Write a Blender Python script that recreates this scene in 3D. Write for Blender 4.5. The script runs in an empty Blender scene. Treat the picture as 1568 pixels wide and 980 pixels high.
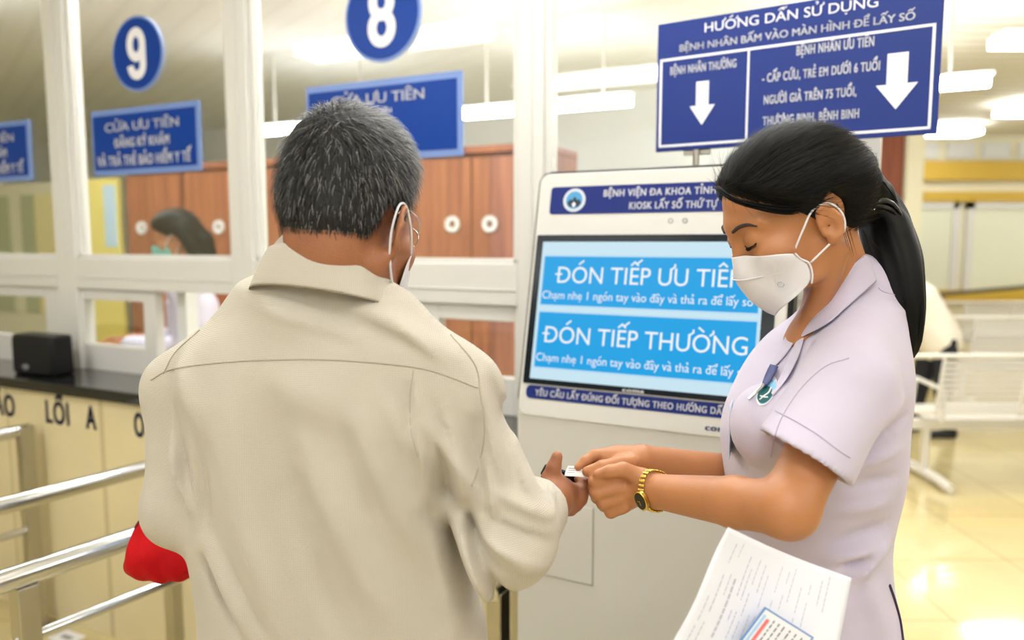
import bpy, bmesh, math, random, unicodedata
import numpy as np
from mathutils import Vector, Matrix

scene = bpy.context.scene
COL = scene.collection
PI = math.pi
random.seed(7)
rng = np.random.default_rng(7)

# ------------------------------------------------------------------ camera, world, lights, exposure
EYE = 1.537
PITCH = math.radians(5.8)
FPX = 1178.0
cam_data = bpy.data.cameras.new('camera')
cam = bpy.data.objects.new('camera', cam_data)
COL.objects.link(cam)
cam.location = (0, 0, EYE)
cam.rotation_euler = (PI/2 - PITCH, 0, 0)
cam_data.sensor_fit = 'HORIZONTAL'
cam_data.sensor_width = 36.0
cam_data.lens = 36.0*FPX/1568.0
cam_data.clip_start = 0.05
cam_data.dof.use_dof = True
cam_data.dof.focus_distance = 1.08
cam_data.dof.aperture_fstop = 2.6
scene.camera = cam

scene.view_settings.view_transform = 'Standard'
scene.view_settings.look = 'None'
scene.view_settings.gamma = 1.0
scene.view_settings.use_curve_mapping = False
scene.view_settings.exposure = -0.05

world = bpy.data.worlds.new('hall_light')
scene.world = world
world.use_nodes = True
world.node_tree.nodes['Background'].inputs[0].default_value = (0.96, 0.98, 1.0, 1)
world.node_tree.nodes['Background'].inputs[1].default_value = 0.62
LAMP = 16.0            # strength of the ceiling lamps' diffusers


def at(px, py, d):
    """A point of the room seen at pixel (px, py), d metres in front of the camera."""
    x = (px-784)/FPX
    y = -(py-490)/FPX
    cp, sp = math.cos(PITCH), math.sin(PITCH)
    return Vector((x*d, d*(cp+y*sp), EYE+d*(-sp+y*cp)))


# ------------------------------------------------------------------ materials
def lin(c):
    def f(v):
        v /= 255.0
        return v/12.92 if v <= 0.04045 else ((v+0.055)/1.055)**2.4
    return tuple(f(v) for v in c)


def mat(name, rgb, rough=0.5, metal=0.0, noise=0.0, nscale=8.0, bump=0.0, bscale=60.0, emit=0.0, spec=0.5,
        sss=0.0, coat=0.0, sheen=0.0):
    m = bpy.data.materials.new(name)
    m.use_nodes = True
    nt = m.node_tree
    b = nt.nodes['Principled BSDF']
    c = lin(rgb)
    b.inputs['Base Color'].default_value = (*c, 1)
    b.inputs['Roughness'].default_value = rough
    b.inputs['Metallic'].default_value = metal
    b.inputs['Specular IOR Level'].default_value = spec
    if coat:
        b.inputs['Coat Weight'].default_value = coat
        b.inputs['Coat Roughness'].default_value = 0.06
    if sheen:
        b.inputs['Sheen Weight'].default_value = sheen
    if sss:
        b.inputs['Subsurface Weight'].default_value = sss
        b.inputs['Subsurface Radius'].default_value = (0.012, 0.004, 0.002)
        b.inputs['Subsurface Scale'].default_value = 0.6
    if emit:
        b.inputs['Emission Color'].default_value = (*c, 1)
        b.inputs['Emission Strength'].default_value = emit
    tc = nt.nodes.new('ShaderNodeTexCoord')
    if noise:
        n = nt.nodes.new('ShaderNodeTexNoise')
        n.inputs['Scale'].default_value = nscale
        n.inputs['Detail'].default_value = 5
        nt.links.new(tc.outputs['Object'], n.inputs['Vector'])
        r = nt.nodes.new('ShaderNodeMapRange')
        r.inputs['From Min'].default_value = 0.3
        r.inputs['From Max'].default_value = 0.7
        r.inputs['To Min'].default_value = 1-noise
        r.inputs['To Max'].default_value = 1+noise*0.6
        nt.links.new(n.outputs['Fac'], r.inputs['Value'])
        mx = nt.nodes.new('ShaderNodeVectorMath')
        mx.operation = 'SCALE'
        mx.inputs[0].default_value = c
        nt.links.new(r.outputs['Result'], mx.inputs['Scale'])
        nt.links.new(mx.outputs['Vector'], b.inputs['Base Color'])
    if bump:
        n2 = nt.nodes.new('ShaderNodeTexNoise')
        n2.inputs['Scale'].default_value = bscale
        n2.inputs['Detail'].default_value = 4
        nt.links.new(tc.outputs['Object'], n2.inputs['Vector'])
        bp = nt.nodes.new('ShaderNodeBump')
        bp.inputs['Strength'].default_value = bump
        bp.inputs['Distance'].default_value = 0.002
        nt.links.new(n2.outputs['Fac'], bp.inputs['Height'])
        nt.links.new(bp.outputs['Normal'], b.inputs['Normal'])
    return m


def wood_mat(name, dark, light, axis_scale=(14, 14, 0.7), rough=0.4):
    m = mat(name, dark, rough)
    nt = m.node_tree
    b = nt.nodes['Principled BSDF']
    tc = nt.nodes['Texture Coordinate']
    mp = nt.nodes.new('ShaderNodeMapping')
    mp.inputs['Scale'].default_value = axis_scale
    n = nt.nodes.new('ShaderNodeTexNoise')
    n.inputs['Scale'].default_value = 2.2
    n.inputs['Detail'].default_value = 6
    n.inputs['Distortion'].default_value = 0.6
    r = nt.nodes.new('ShaderNodeValToRGB')
    r.color_ramp.elements[0].position = 0.35
    r.color_ramp.elements[0].color = (*lin(dark), 1)
    r.color_ramp.elements[1].position = 0.68
    r.color_ramp.elements[1].color = (*lin(light), 1)
    nt.links.new(tc.outputs['Object'], mp.inputs['Vector'])
    nt.links.new(mp.outputs['Vector'], n.inputs['Vector'])
    nt.links.new(n.outputs['Fac'], r.inputs['Fac'])
    nt.links.new(r.outputs['Color'], b.inputs['Base Color'])
    return m


def brick_mat(name, c1, c2, mortar, scale, bw, rh, msize, rough, coat=0.0):
    """Square tiles with thin joints, on the object's own x and y."""
    m = mat(name, c1, rough, coat=coat)
    nt = m.node_tree
    b = nt.nodes['Principled BSDF']
    tc = nt.nodes['Texture Coordinate']
    br = nt.nodes.new('ShaderNodeTexBrick')
    br.offset = 0.0
    br.inputs['Color1'].default_value = (*lin(c1), 1)
    br.inputs['Color2'].default_value = (*lin(c2), 1)
    br.inputs['Mortar'].default_value = (*lin(mortar), 1)
    br.inputs['Scale'].default_value = scale
    br.inputs['Brick Width'].default_value = bw
    br.inputs['Row Height'].default_value = rh
    br.inputs['Mortar Size'].default_value = msize
    nt.links.new(tc.outputs['Object'], br.inputs['Vector'])
    n = nt.nodes.new('ShaderNodeTexNoise')
    n.inputs['Scale'].default_value = 3.0
    n.inputs['Detail'].default_value = 6
    nt.links.new(tc.outputs['Object'], n.inputs['Vector'])
    mx = nt.nodes.new('ShaderNodeMixRGB')
    mx.blend_type = 'MULTIPLY'
    mx.inputs['Fac'].default_value = 0.22
    nt.links.new(br.outputs['Color'], mx.inputs['Color1'])
    nt.links.new(n.outputs['Fac'], mx.inputs['Color2'])
    nt.links.new(mx.outputs['Color'], b.inputs['Base Color'])
    return m


def glass_mat(name, tint=(1, 1, 1), refl=1.0):
    m = bpy.data.materials.new(name)
    m.use_nodes = True
    nt = m.node_tree
    nt.nodes.clear()
    out = nt.nodes.new('ShaderNodeOutputMaterial')
    tr = nt.nodes.new('ShaderNodeBsdfTransparent')
    tr.inputs['Color'].default_value = (*tint, 1)
    gl = nt.nodes.new('ShaderNodeBsdfGlossy')
    gl.inputs['Roughness'].default_value = 0.03
    lw = nt.nodes.new('ShaderNodeLayerWeight')
    pw = nt.nodes.new('ShaderNodeMath')
    pw.operation = 'POWER'
    pw.inputs[1].default_value = 4.0
    mu = nt.nodes.new('ShaderNodeMath')
    mu.operation = 'MULTIPLY_ADD'
    mu.inputs[1].default_value = 0.9
    mu.inputs[2].default_value = 0.045*refl
    mu.use_clamp = True
    nt.links.new(lw.outputs['Facing'], pw.inputs[0])
    mx = nt.nodes.new('ShaderNodeMixShader')
    nt.links.new(pw.outputs[0], mu.inputs[0])
    nt.links.new(mu.outputs[0], mx.inputs['Fac'])
    nt.links.new(tr.outputs[0], mx.inputs[1])
    nt.links.new(gl.outputs[0], mx.inputs[2])
    nt.links.new(mx.outputs[0], out.inputs['Surface'])
    return m


M = {}
M['frame_white'] = mat('white_aluminium', (222, 220, 214), 0.4)
M['glass'] = glass_mat('window_glass', (0.97, 0.985, 0.975), 2.2)
M['sign_blue'] = mat('sign_blue', (6, 60, 150), 0.4, spec=0.25)
M['sign_rim'] = mat('sign_rim_blue', (120, 148, 208), 0.4)
M['sign_white'] = mat('sign_white', (240, 240, 244), 0.5)
M['navy'] = mat('guide_sign_blue', (34, 54, 126), 0.4, spec=0.25)
M['kiosk_navy'] = mat('kiosk_label_blue', (18, 38, 112), 0.4, spec=0.25)
M['kiosk_white'] = mat('kiosk_white_paint', (208, 206, 200), 0.35, spec=0.3)
M['black_plastic'] = mat('black_plastic', (9, 10, 12), 0.4, spec=0.3)
M['bezel'] = mat('screen_bezel', (10, 20, 28), 0.2, spec=0.25)
M['counter_cream'] = brick_mat('counter_cream_tile', (240, 226, 184), (236, 221, 176), (214, 198, 154), 1.0, 0.8, 0.4, 0.006, 0.25)
M['granite'] = mat('black_granite', (30, 32, 32), 0.1, noise=0.8, nscale=60, coat=0.3)
M['chrome'] = mat('stainless_steel', (205, 205, 205), 0.14, 1.0)
M['chrome_brushed'] = mat('brushed_stainless', (190, 185, 172), 0.3, 1.0)
M['bench_steel'] = mat('bench_steel', (232, 230, 224), 0.35, 0.35)
M['floor'] = brick_mat('polished_floor_tile', (226, 210, 158), (220, 202, 148), (186, 164, 112), 1.0, 0.6, 0.6, 0.004, 0.12, coat=0.5)
M['ceiling'] = mat('ceiling_panel', (236, 234, 222), 0.7)
M['wall_cream'] = mat('wall_cream_paint', (236, 230, 200), 0.7)
M['ochre'] = mat('ochre_paint', (205, 170, 62), 0.6)
M['pale_green'] = mat('pale_green_panel', (228, 230, 206), 0.5)
M['grey_white'] = mat('grey_white_paint', (226, 228, 224), 0.7)
M['wood'] = wood_mat('cabinet_wood', (128, 72, 46), (168, 106, 70))
M['wood_dark'] = wood_mat('pillar_wood', (120, 58, 30), (146, 78, 44))
M['lamp'] = mat('lamp_diffuser', (253, 253, 255), 0.5, emit=LAMP)
M['lamp_office'] = mat('office_tube', (253, 254, 255), 0.5, emit=LAMP*2.7)
M['letter_navy'] = mat('navy_lettering', (14, 22, 72), 0.5)


# ------------------------------------------------------------------ mesh builder and object helpers
class MB:
    def __init__(self):
        self.v = []
        self.f = []
        self.mi = []

    def add(self, verts, faces, mi=0):
        o = len(self.v)
        self.v += [tuple(p) for p in verts]
        self.f += [tuple(i+o for i in q) for q in faces]
        self.mi += [mi]*len(faces)
        return self

    def box(self, lo, hi, fr=None, mi=0):
        x0, y0, z0 = lo
        x1, y1, z1 = hi
        p = [Vector(q) for q in ((x0, y0, z0), (x1, y0, z0), (x1, y1, z0), (x0, y1, z0), (x0, y0, z1), (x1, y0, z1), (x1, y1, z1), (x0, y1, z1))]
        if fr:
            p = [fr(q) for q in p]
        return self.add(p, [(0, 3, 2, 1), (4, 5, 6, 7), (0, 1, 5, 4), (1, 2, 6, 5), (2, 3, 7, 6), (3, 0, 4, 7)], mi)

    def prism(self, poly, t0, t1, fr, mi=0):
        """Polygon in the (s, r) plane of fr, thick from t0 to t1 along its normal."""
        n = len(poly)
        p = [fr(Vector((a, b, t0))) for a, b in poly]+[fr(Vector((a, b, t1))) for a, b in poly]
        f = [tuple(range(n))[::-1], tuple(range(n, 2*n))]+[(i, (i+1) % n, n+(i+1) % n, n+i) for i in range(n)]
        return self.add(p, f, mi)

    def tube(self, pts, r, seg=12, closed=False, mi=0, flat=None):
        pts = [Vector(p) for p in pts]
        n = len(pts)
        rs = r if hasattr(r, '__len__') else [r]*n
        rings = []
        up = None
        for i, p in enumerate(pts):
            a = pts[(i-1) % n] if closed or i > 0 else p
            b = pts[(i+1) % n] if closed or i < n-1 else p
            t = (b-a).normalized()
            if up is None:
                up = Vector((0, 0, 1)) if abs(t.z) < 0.9 else Vector((1, 0, 0))
            s = t.cross(up).normalized()
            up = s.cross(t).normalized()
            rings.append([p+(s*math.cos(2*PI*k/seg)+up*math.sin(2*PI*k/seg)*(flat or 1))*rs[i] for k in range(seg)])
        v = [q for ring in rings for q in ring]
        f = []
        m = n if closed else n-1
        for i in range(m):
            j = (i+1) % n
            for k in range(seg):
                k2 = (k+1) % seg
                f.append((i*seg+k, i*seg+k2, j*seg+k2, j*seg+k))
        if not closed:
            f.append(tuple(range(seg))[::-1])
            f.append(tuple((n-1)*seg+k for k in range(seg)))
        return self.add(v, f, mi)

    def ell(self, c, ax, seg=20, rings=12, mi=0):
        """Ellipsoid with centre c and three half-axis vectors."""
        c = Vector(c)
        ax = [Vector(a) for a in ax]
        v = [c+ax[2]]
        for i in range(1, rings):
            th = PI*i/rings
            for k in range(seg):
                ph = 2*PI*k/seg
                v.append(c+ax[0]*math.sin(th)*math.cos(ph)+ax[1]*math.sin(th)*math.sin(ph)+ax[2]*math.cos(th))
        v.append(c-ax[2])
        f = [(0, 1+k, 1+(k+1) % seg) for k in range(seg)]
        for i in range(rings-2):
            for k in range(seg):
                a = 1+i*seg
                b = a+seg
                f.append((a+k, b+k, b+(k+1) % seg, a+(k+1) % seg))
        L = len(v)-1
        a = 1+(rings-2)*seg
        f += [(L, a+(k+1) % seg, a+k) for k in range(seg)]
        return self.add(v, f, mi)

    def grid(self, rows, mi=0):
        """Loft through rows of equal length."""
        n, m = len(rows), len(rows[0])
        v = [p for r in rows for p in r]
        f = [(i*m+j, i*m+j+1, (i+1)*m+j+1, (i+1)*m+j) for i in range(n-1) for j in range(m-1)]
        return self.add(v, f, mi)


def wloc(o):
    p = Vector((0, 0, 0))
    while o is not None:
        p = p+o.location
        o = o.parent
    return p


def obj(name, mb, mats, parent=None, smooth=None, bevel=0.0, solid=0.0, subsurf=0, loc=None):
    """Link one mesh object; vertices come in room coordinates."""
    base = wloc(parent) if parent is not None else Vector(loc) if loc is not None else Vector((0, 0, 0))
    me = bpy.data.meshes.new(name)
    if isinstance(mb, MB):
        me.from_pydata([(p[0]-base.x, p[1]-base.y, p[2]-base.z) for p in mb.v], [], mb.f)
        if any(mb.mi):
            me.polygons.foreach_set('material_index', mb.mi)
    else:
        V, F = mb
        V = np.asarray(V, dtype=np.float32)-np.array(base, dtype=np.float32)
        me.from_pydata(V.tolist(), [], F if isinstance(F, list) else F.tolist())
    for m in (mats if isinstance(mats, (list, tuple)) else [mats]):
        me.materials.append(m)
    bm = bmesh.new()
    bm.from_mesh(me)
    bmesh.ops.recalc_face_normals(bm, faces=bm.faces)
    bm.to_mesh(me)
    bm.free()
    o = bpy.data.objects.new(name, me)
    COL.objects.link(o)
    if parent is not None:
        o.parent = parent
    elif loc is not None:
        o.location = loc
    if smooth is not None:
        me.polygons.foreach_set('use_smooth', [True]*len(me.polygons))
        if smooth < 180:
            me.set_sharp_from_angle(angle=math.radians(smooth))
    if solid:
        md = o.modifiers.new('thick', 'SOLIDIFY')
        md.thickness = solid
        md.offset = 0
    if bevel:
        md = o.modifiers.new('edge', 'BEVEL')
        md.width = bevel
        md.segments = 2
        md.limit_method = 'ANGLE'
    if subsurf:
        md = o.modifiers.new('smooth', 'SUBSURF')
        md.levels = md.render_levels = subsurf
    return o


def tag(o, label, cat, group=None, kind=None):
    if label:
        o['label'] = label
    if cat:
        o['category'] = cat
    if group:
        o['group'] = group
    if kind:
        o['kind'] = kind
    return o


def thing(name, label, cat, loc, group=None, kind=None):
    o = bpy.data.objects.new(name, None)
    COL.objects.link(o)
    o.location = loc
    o.empty_display_size = 0.1
    return tag(o, label, cat, group, kind)


def struct(name, mb, m, **kw):
    o = obj(name, mb, m, **kw)
    o['kind'] = 'structure'
    return o


class Frame:
    """Plane frame: origin, u (across), v (up), n (out of the face)."""
    def __init__(self, O, u, v):
        self.O = Vector(O)
        self.u = Vector(u).normalized()
        self.v = Vector(v).normalized()
        self.n = self.u.cross(self.v).normalized()

    def __call__(self, p):
        return self.O+self.u*p[0]+self.v*p[1]+self.n*p[2]


def rrect(x0, y0, x1, y1, r, seg=6):
    p = []
    for cx, cy, a in ((x1-r, y1-r, 0), (x0+r, y1-r, 90), (x0+r, y0+r, 180), (x1-r, y0+r, 270)):
        for k in range(seg+1):
            t = math.radians(a+90*k/seg)
            p.append((cx+r*math.cos(t), cy+r*math.sin(t)))
    return p


def disc(cx, cy, rx, ry=None, seg=40):
    ry = ry or rx
    return [(cx+rx*math.cos(2*PI*k/seg), cy+ry*math.sin(2*PI*k/seg)) for k in range(seg)]


def ring(mb, fr, cx, cy, r0, r1, t0, t1, seg=40, mi=0, ry=1.0):
    v = []
    for r, t in ((r0, t0), (r1, t0), (r1, t1), (r0, t1)):
        v += [fr(Vector((cx+r*math.cos(2*PI*k/seg), cy+r*ry*math.sin(2*PI*k/seg), t))) for k in range(seg)]
    f = []
    for a in range(4):
        b = (a+1) % 4
        f += [(a*seg+k, a*seg+(k+1) % seg, b*seg+(k+1) % seg, b*seg+k) for k in range(seg)]
    mb.add(v, f, mi)


def glyphs(body, spacing):
    cu = bpy.data.curves.new('writing', 'FONT')
    cu.body = body
    cu.resolution_u = 4
    cu.space_character = spacing
    o = bpy.data.objects.new('writing', cu)
    COL.objects.link(o)
    dg = bpy.context.evaluated_depsgraph_get()
    me = bpy.data.meshes.new_from_object(o.evaluated_get(dg))
    v = [(q.co.x, q.co.y) for q in me.vertices]
    f = [tuple(p.vertices) for p in me.polygons]
    bpy.data.objects.remove(o)
    bpy.data.curves.remove(cu)
    bpy.data.meshes.remove(me)
    return v, f


ADV = {}


def strokes(ch, low):
    """Accent strokes of Vietnamese letters, in em units round x = 0 and the letter's top y = 0."""
    w = 0.05
    return {'\u0300': [((-.13, .21), (.05, .08))], '\u0301': [((.13, .21), (-.05, .08))], '\u0302': [((-.15, .07), (0, .19)), ((0, .19), (.15, .07))],
            '\u0306': [((-.14, .18), (-.07, .09)), ((-.07, .09), (.07, .09)), ((.07, .09), (.14, .18))],
            '\u0303': [((-.15, .09), (-.06, .15)), ((-.06, .15), (.06, .10)), ((.06, .10), (.15, .16))],
            '\u0309': [((-.06, .22), (.05, .22)), ((.05, .22), (.05, .15)), ((.05, .15), (-.01, .08))]}.get(ch, [])


def text(mb, fr, body, s0, r0, width, cap, t=0.001, bold=0.0, mi=0, spacing=1.0):
    """Write body on the frame: left end s0, baseline r0, fitted to width, capital height cap."""
    if bold >= 0.02:
        spacing += 0.12
    nfd = unicodedata.normalize('NFD', body).replace('\u0110', 'D\u0335').replace('\u0111', 'd\u0335')
    base, marks = '', []
    for ch in nfd:
        if unicodedata.combining(ch):
            marks.append((len(base)-1, ch))
        else:
            base += ch
    V, F = glyphs(base, spacing)
    def upto(k):
        key = (base[:k]+'|', spacing)
        if key not in ADV:
            ADV[key] = max(p[0] for p in glyphs(base[:k]+'|', spacing)[0])
        return ADV[key]
    V = list(V)
    F = list(F)
    def bar(p, q, w):
        p, q = Vector(p), Vector(q)
        d = (q-p).normalized()*w*0.5
        n = Vector((-d.y, d.x))
        o = len(V)
        V.extend([tuple(p-d+n), tuple(p-d-n), tuple(q+d-n), tuple(q+d+n)])
        F.append((o, o+1, o+2, o+3))
    wst = 0.07 if bold < 0.02 else 0.09
    stack = {}
    pipe = upto(0)
    for k, ch in marks:
        x0 = upto(k)-pipe
        x1 = upto(k+1)-pipe
        cx = 0.5*(x0+x1)
        c = base[k]
        top = 0.729 if c.isupper() or c in 'dlbhk' else 0.52
        if ch == '\u0335':
            y = 0.37 if c == 'D' else 0.62
            if c == 'D':
                bar((x0-0.02, y), (x0+0.26, y), wst)
            else:
                bar((cx-0.02, y), (x1+0.03, y), wst)
        elif ch == '\u031b':
            bar((x1-0.06, top-0.06), (x1+0.05, top+0.02), wst)
            bar((x1+0.05, top+0.02), (x1+0.05, top+0.10), wst)
        elif ch == '\u0323':
            bar((cx-0.01, -0.16), (cx+0.01, -0.16), wst*1.3)
        else:
            n = stack.get(k, 0)
            dx, dy = (0.17, 0.06) if n else (0, 0)
            for p, q in strokes(ch, c.islower()):
                bar((cx+dx+p[0], top+dy+p[1]), (cx+dx+q[0], top+dy+q[1]), wst)
            stack[k] = n+1
    xs = [p[0] for p in V]
    x0, x1 = min(xs), max(xs)
    e = 0.0
    if bold >= 0.008:
        e = min(0.055, bold*1.5)
    sx = width/(x1-x0+2*e)
    sy = cap/0.729
    for dx, dy in ([(0, 0)] if e == 0 else [(-e, -e*.4), (e, -e*.4), (-e, e*.4), (e, e*.4), (0, 0)]):
        mb.add([fr(Vector((s0+(p[0]+dx-x0+e)*sx, r0+(p[1]+dy)*sy, t))) for p in V], F, mi)


# ------------------------------------------------------------------ setting
mb = MB()
mb.add([(-9, -4, 0), (14, -4, 0), (14, 14, 0), (-9, 14, 0)], [(0, 1, 2, 3)])
struct('floor', mb, M['floor'])

# hall ceiling with narrow panel seams
mb = MB()
mb.box((-9, -4, 3.02), (14, 14, 3.1))
ceil = struct('ceiling', mb, M['ceiling'])
nt = M['ceiling'].node_tree
tcn = nt.nodes['Texture Coordinate']
wv = nt.nodes.new('ShaderNodeTexWave')
wv.wave_type = 'BANDS'
wv.bands_direction = 'Y'
wv.inputs['Scale'].default_value = 1.6
wr = nt.nodes.new('ShaderNodeValToRGB')
wr.color_ramp.elements[0].position = 0.02
wr.color_ramp.elements[0].color = (*lin((196, 192, 172)), 1)
wr.color_ramp.elements[1].position = 0.22
wr.color_ramp.elements[1].color = (*lin((236, 234, 222)), 1)
nt.links.new(tcn.outputs['Object'], wv.inputs['Vector'])
nt.links.new(wv.outputs['Fac'], wr.inputs['Fac'])
nt.links.new(wr.outputs['Color'], nt.nodes['Principled BSDF'].inputs['Base Color'])

WALL = Frame((-2.114, 3.44, 0), (0.896, -0.443, 0), (0, 0, 1))    # the glazed counter front; n points into the hall
SB = lambda s, z, t: (s, z, t)

# back wall of the hall
mb = MB()
mb.box((2.2, 11.0, 0), (14, 11.2, 3.02))
struct('wall_back', mb, M['wall_cream'])
mb = MB()
mb.box((2.2, 10.88, 2.40), (14, 11.0, 2.66))
struct('trim_1', mb, M['ochre'])
mb = MB()
mb.box((2.2, 10.9, 2.10), (14, 11.0, 2.24))
struct('trim_2', mb, M['ochre'])
mb = MB()
mb.box((2.2, 10.92, 0.66), (14, 11.0, 0.86))
struct('trim_3', mb, M['ochre'])
# pale panelled doors along that wall
k = 0
for x0 in (4.1, 5.2, 6.42, 7.6, 8.8):
    k += 1
    mb = MB()
    mb.box((x0, 10.93, 0.86), (x0+0.1, 11.0, 2.1))
    mb.box((x0+1.02, 10.93, 0.86), (x0+1.12, 11.0, 2.1))
    mb.box((x0, 10.93, 2.0), (x0+1.1, 11.0, 2.1))
    w = struct('window_%d' % (k+4), mb, M['frame_white'])
    mb = MB()
    mb.box((x0+0.1, 10.96, 0.86), (x0+1.02, 10.99, 2.0))
    obj('panel', mb, M['pale_green'], w)
# ventilation strip above
mb = MB()
for i in range(22):
    mb.box((2.6+i*0.5, 10.95, 2.7), (2.98+i*0.5, 11.0, 2.92))
struct('trim_4', mb, M['grey_white'])
# wood-clad pillar and its cream post
mb = MB()
mb.box((3.62, 8.0, 0), (4.02, 8.4, 3.02))
struct('pillar', mb, M['wood_dark'], bevel=0.01)
mb = MB()
mb.box((4.02, 7.95, 0), (4.2, 8.3, 3.02))
struct('trim_5', mb, M['wall_cream'], bevel=0.01)

for nm, lo, hi in (('wall_left', (-9.1, -4, 0), (-9.0, 14, 3.02)), ('wall_right', (14.0, -4, 0), (14.1, 14, 3.02))):
    mb = MB()
    mb.box(lo, hi)
    struct(nm, mb, M['wall_cream'])
# ---- glazed counter wall: posts, transom band, panes
def wall_box(mb, s0, s1, z0, z1, t0, t1, mi=0):
    return mb.box((s0, z0, t0), (s1, z1, t1), WALL, mi)

POSTS = [(-0.93, -0.80), (0.17, 0.30), (1.205, 1.31), (2.39, 2.475), (3.28, 3.38)]
for i, (a, b) in enumerate(POSTS):
    mb = MB()
    wall_box(mb, a, b, 0.99, 3.02, -0.05, 0.03)
    wall_box(mb, a+(b-a)*0.55, a+(b-a)*0.62, 1.47, 3.02, 0.03, 0.036)
    struct('trim_%d' % (6+i), mb, M['frame_white'], bevel=0.004)
mb = MB()
for i in range(4):
    a, b = POSTS[i][1], POSTS[i+1][0]
    wall_box(mb, a, b, 1.341, 1.469, -0.05, 0.03)
    wall_box(mb, a, b, 1.385, 1.392, 0.03, 0.034)
struct('trim_11', mb, M['frame_white'], bevel=0.004)
for i in range(4):
    a, b = POSTS[i][1], POSTS[i+1][0]
    mb = MB()
    for s0, s1, z0, z1 in ((a, a+0.02, 1.469, 3.02), (b-0.02, b, 1.469, 3.02), (a, b, 1.469, 1.485), (a, b, 3.0, 3.02)):
        wall_box(mb, s0, s1, z0, z1, -0.03, 0.012)
    w = struct('window_%d' % (i+1), mb, M['frame_white'])
    mb = MB()
    wall_box(mb, a+0.02, b-0.02, 1.485, 3.0, -0.008, -0.002)
    obj('pane', mb, M['glass'], w)
# lower sashes (white frames with a small pane)
def sash(s0, s1, g0, g1, gz0, gz1, z0=0.99, z1=1.341):
    mb = MB()
    wall_box(mb, s0, g0, z0, z1, -0.03, 0.012)
    wall_box(mb, g1, s1, z0, z1, -0.03, 0.012)
    wall_box(mb, g0, g1, z0, gz0, -0.03, 0.012)
    wall_box(mb, g0, g1, gz1, z1, -0.03, 0.012)
    o = tag(obj('window_sash', mb, M['frame_white'], bevel=0.003), None, None)
    o['kind'] = 'structure'
    mb = MB()
    wall_box(mb, g0, g1, gz0, gz1, -0.01, -0.004)
    obj('pane', mb, M['glass'], o)
    return o
sash(-0.80, 0.165, -0.42, 0.05, 1.11, 1.292)
sash(0.205, 0.757, 0.307, 0.687, 1.10, 1.292)
sash(1.31, 2.39, 2.098, 2.372, 1.109, 1.288)
sash(2.475, 3.28, 2.60, 3.16, 1.109, 1.288)
# open hatch edge beside the second sash
mb = MB()
wall_box(mb, 0.80, 0.85, 0.99, 1.341, -0.12, -0.06)
struct('trim_12', mb, M['grey_white'])

# ---- the office behind the glass
mb = MB()
wall_box(mb, -9.0, 3.28, 2.99, 3.015, -5.3, -0.05)
struct('ceiling_office', mb, mat('office_ceiling_white', (238, 240, 236), 0.8))
mb = MB()
wall_box(mb, -9.0, 2.7, 0, 3.02, -5.3, -5.2)
struct('wall_office', mb, M['grey_white'])

def cabinet(s0, s1, label):
    t = -1.62
    c = WALL((0.5*(s0+s1), 0, t-0.25))
    r = thing('wooden_cabinet', label, 'cabinet', c, 'wooden cabinets behind the counter glass')
    mb = MB()
    wall_box(mb, s0, s1, 0, 2.02, t-0.5, t-0.02)
    wall_box(mb, s0-0.005, s1+0.005, 2.02, 2.06, t-0.5, t+0.02)
    obj('body', mb, M['wood'], r, bevel=0.004)
    mid = 0.5*(s0+s1)
    for a, b in ((s0+0.01, mid-0.004), (mid+0.004, s1-0.01)):
        mb = MB()
        wall_box(mb, a, b, 0.08, 2.0, t-0.02, t)
        d = obj('door', mb, M['wood'], r, bevel=0.004)
        for zz in (1.66,):
            h = MB()
            ring(h, WALL, (b-0.115 if a < mid-0.1 else a+0.115), 1.635, 0.022, 0.045, t, t+0.015, 24)
            obj('ring_pull', h, M['grey_white'], d, smooth=40)
    return r
def cab_s(px):
    """Where the sight line through column px meets the cabinet fronts."""
    o = Vector(cam.location)
    d = at(px, 340, 1.0)-o
    q = WALL((0, 0, -1.62))
    k = (q-o).dot(WALL.n)/d.dot(WALL.n)
    return (o+d*k-WALL.O).dot(WALL.u)
c3 = cab_s(722)
cabinet(c3-2.84, c3-2.27, 'narrow brown wooden cabinet under the blue number 9 plate, beside the yellow board')
cabinet(c3-2.25, c3-1.36, 'brown wooden cabinet directly behind the clerk in the teal mask')
cabinet(c3-1.34, c3-0.45, 'brown wooden cabinet behind the glass and the post between windows 9 and 8')
cabinet(c3-0.43, c3+0.43, 'brown wooden cabinet with ring pulls behind the glass under sign 8')

# yellow notice board and door frame deeper in the office
r = thing('notice_board', 'yellow board with a pale blue sheet behind the glass below sign 9', 'notice board', WALL((-1.88, 0, -1.7)))
mb = MB(); wall_box(mb, -2.08, -1.67, 0.0, 2.0, -1.70, -1.66)
obj('board', mb, mat('yellow_board', (232, 216, 120), 0.6), r, bevel=0.004)
mb = MB(); wall_box(mb, -1.82, -1.69, 1.5, 1.95, -1.66, -1.655)
obj('sheet', mb, mat('pale_blue_sheet', (190, 216, 232), 0.6), r)
mb = MB()
wall_box(mb, -6.0, -2.42, 0.0, 2.05, -2.2, -2.15)
struct('wall_partition', mb, M['wall_cream'])
for k, (a, b) in enumerate(((-4.2, -3.78), (-3.6, -3.42), (-3.40, -3.05))):
    mb = MB(); wall_box(mb, a, b, 0.9, 1.95, -2.15, -2.13)
    struct('trim_%d' % (13+k), mb, mat('green_grey_panel', (176, 184, 140), 0.6) if k != 2 else mat('pale_yellow_panel', (240, 226, 160), 0.6))
mb = MB(); wall_box(mb, -2.2, -2.12, 0.0, 2.05, -1.7, -1.6)
struct('trim_16', mb, M['wood'])

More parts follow.
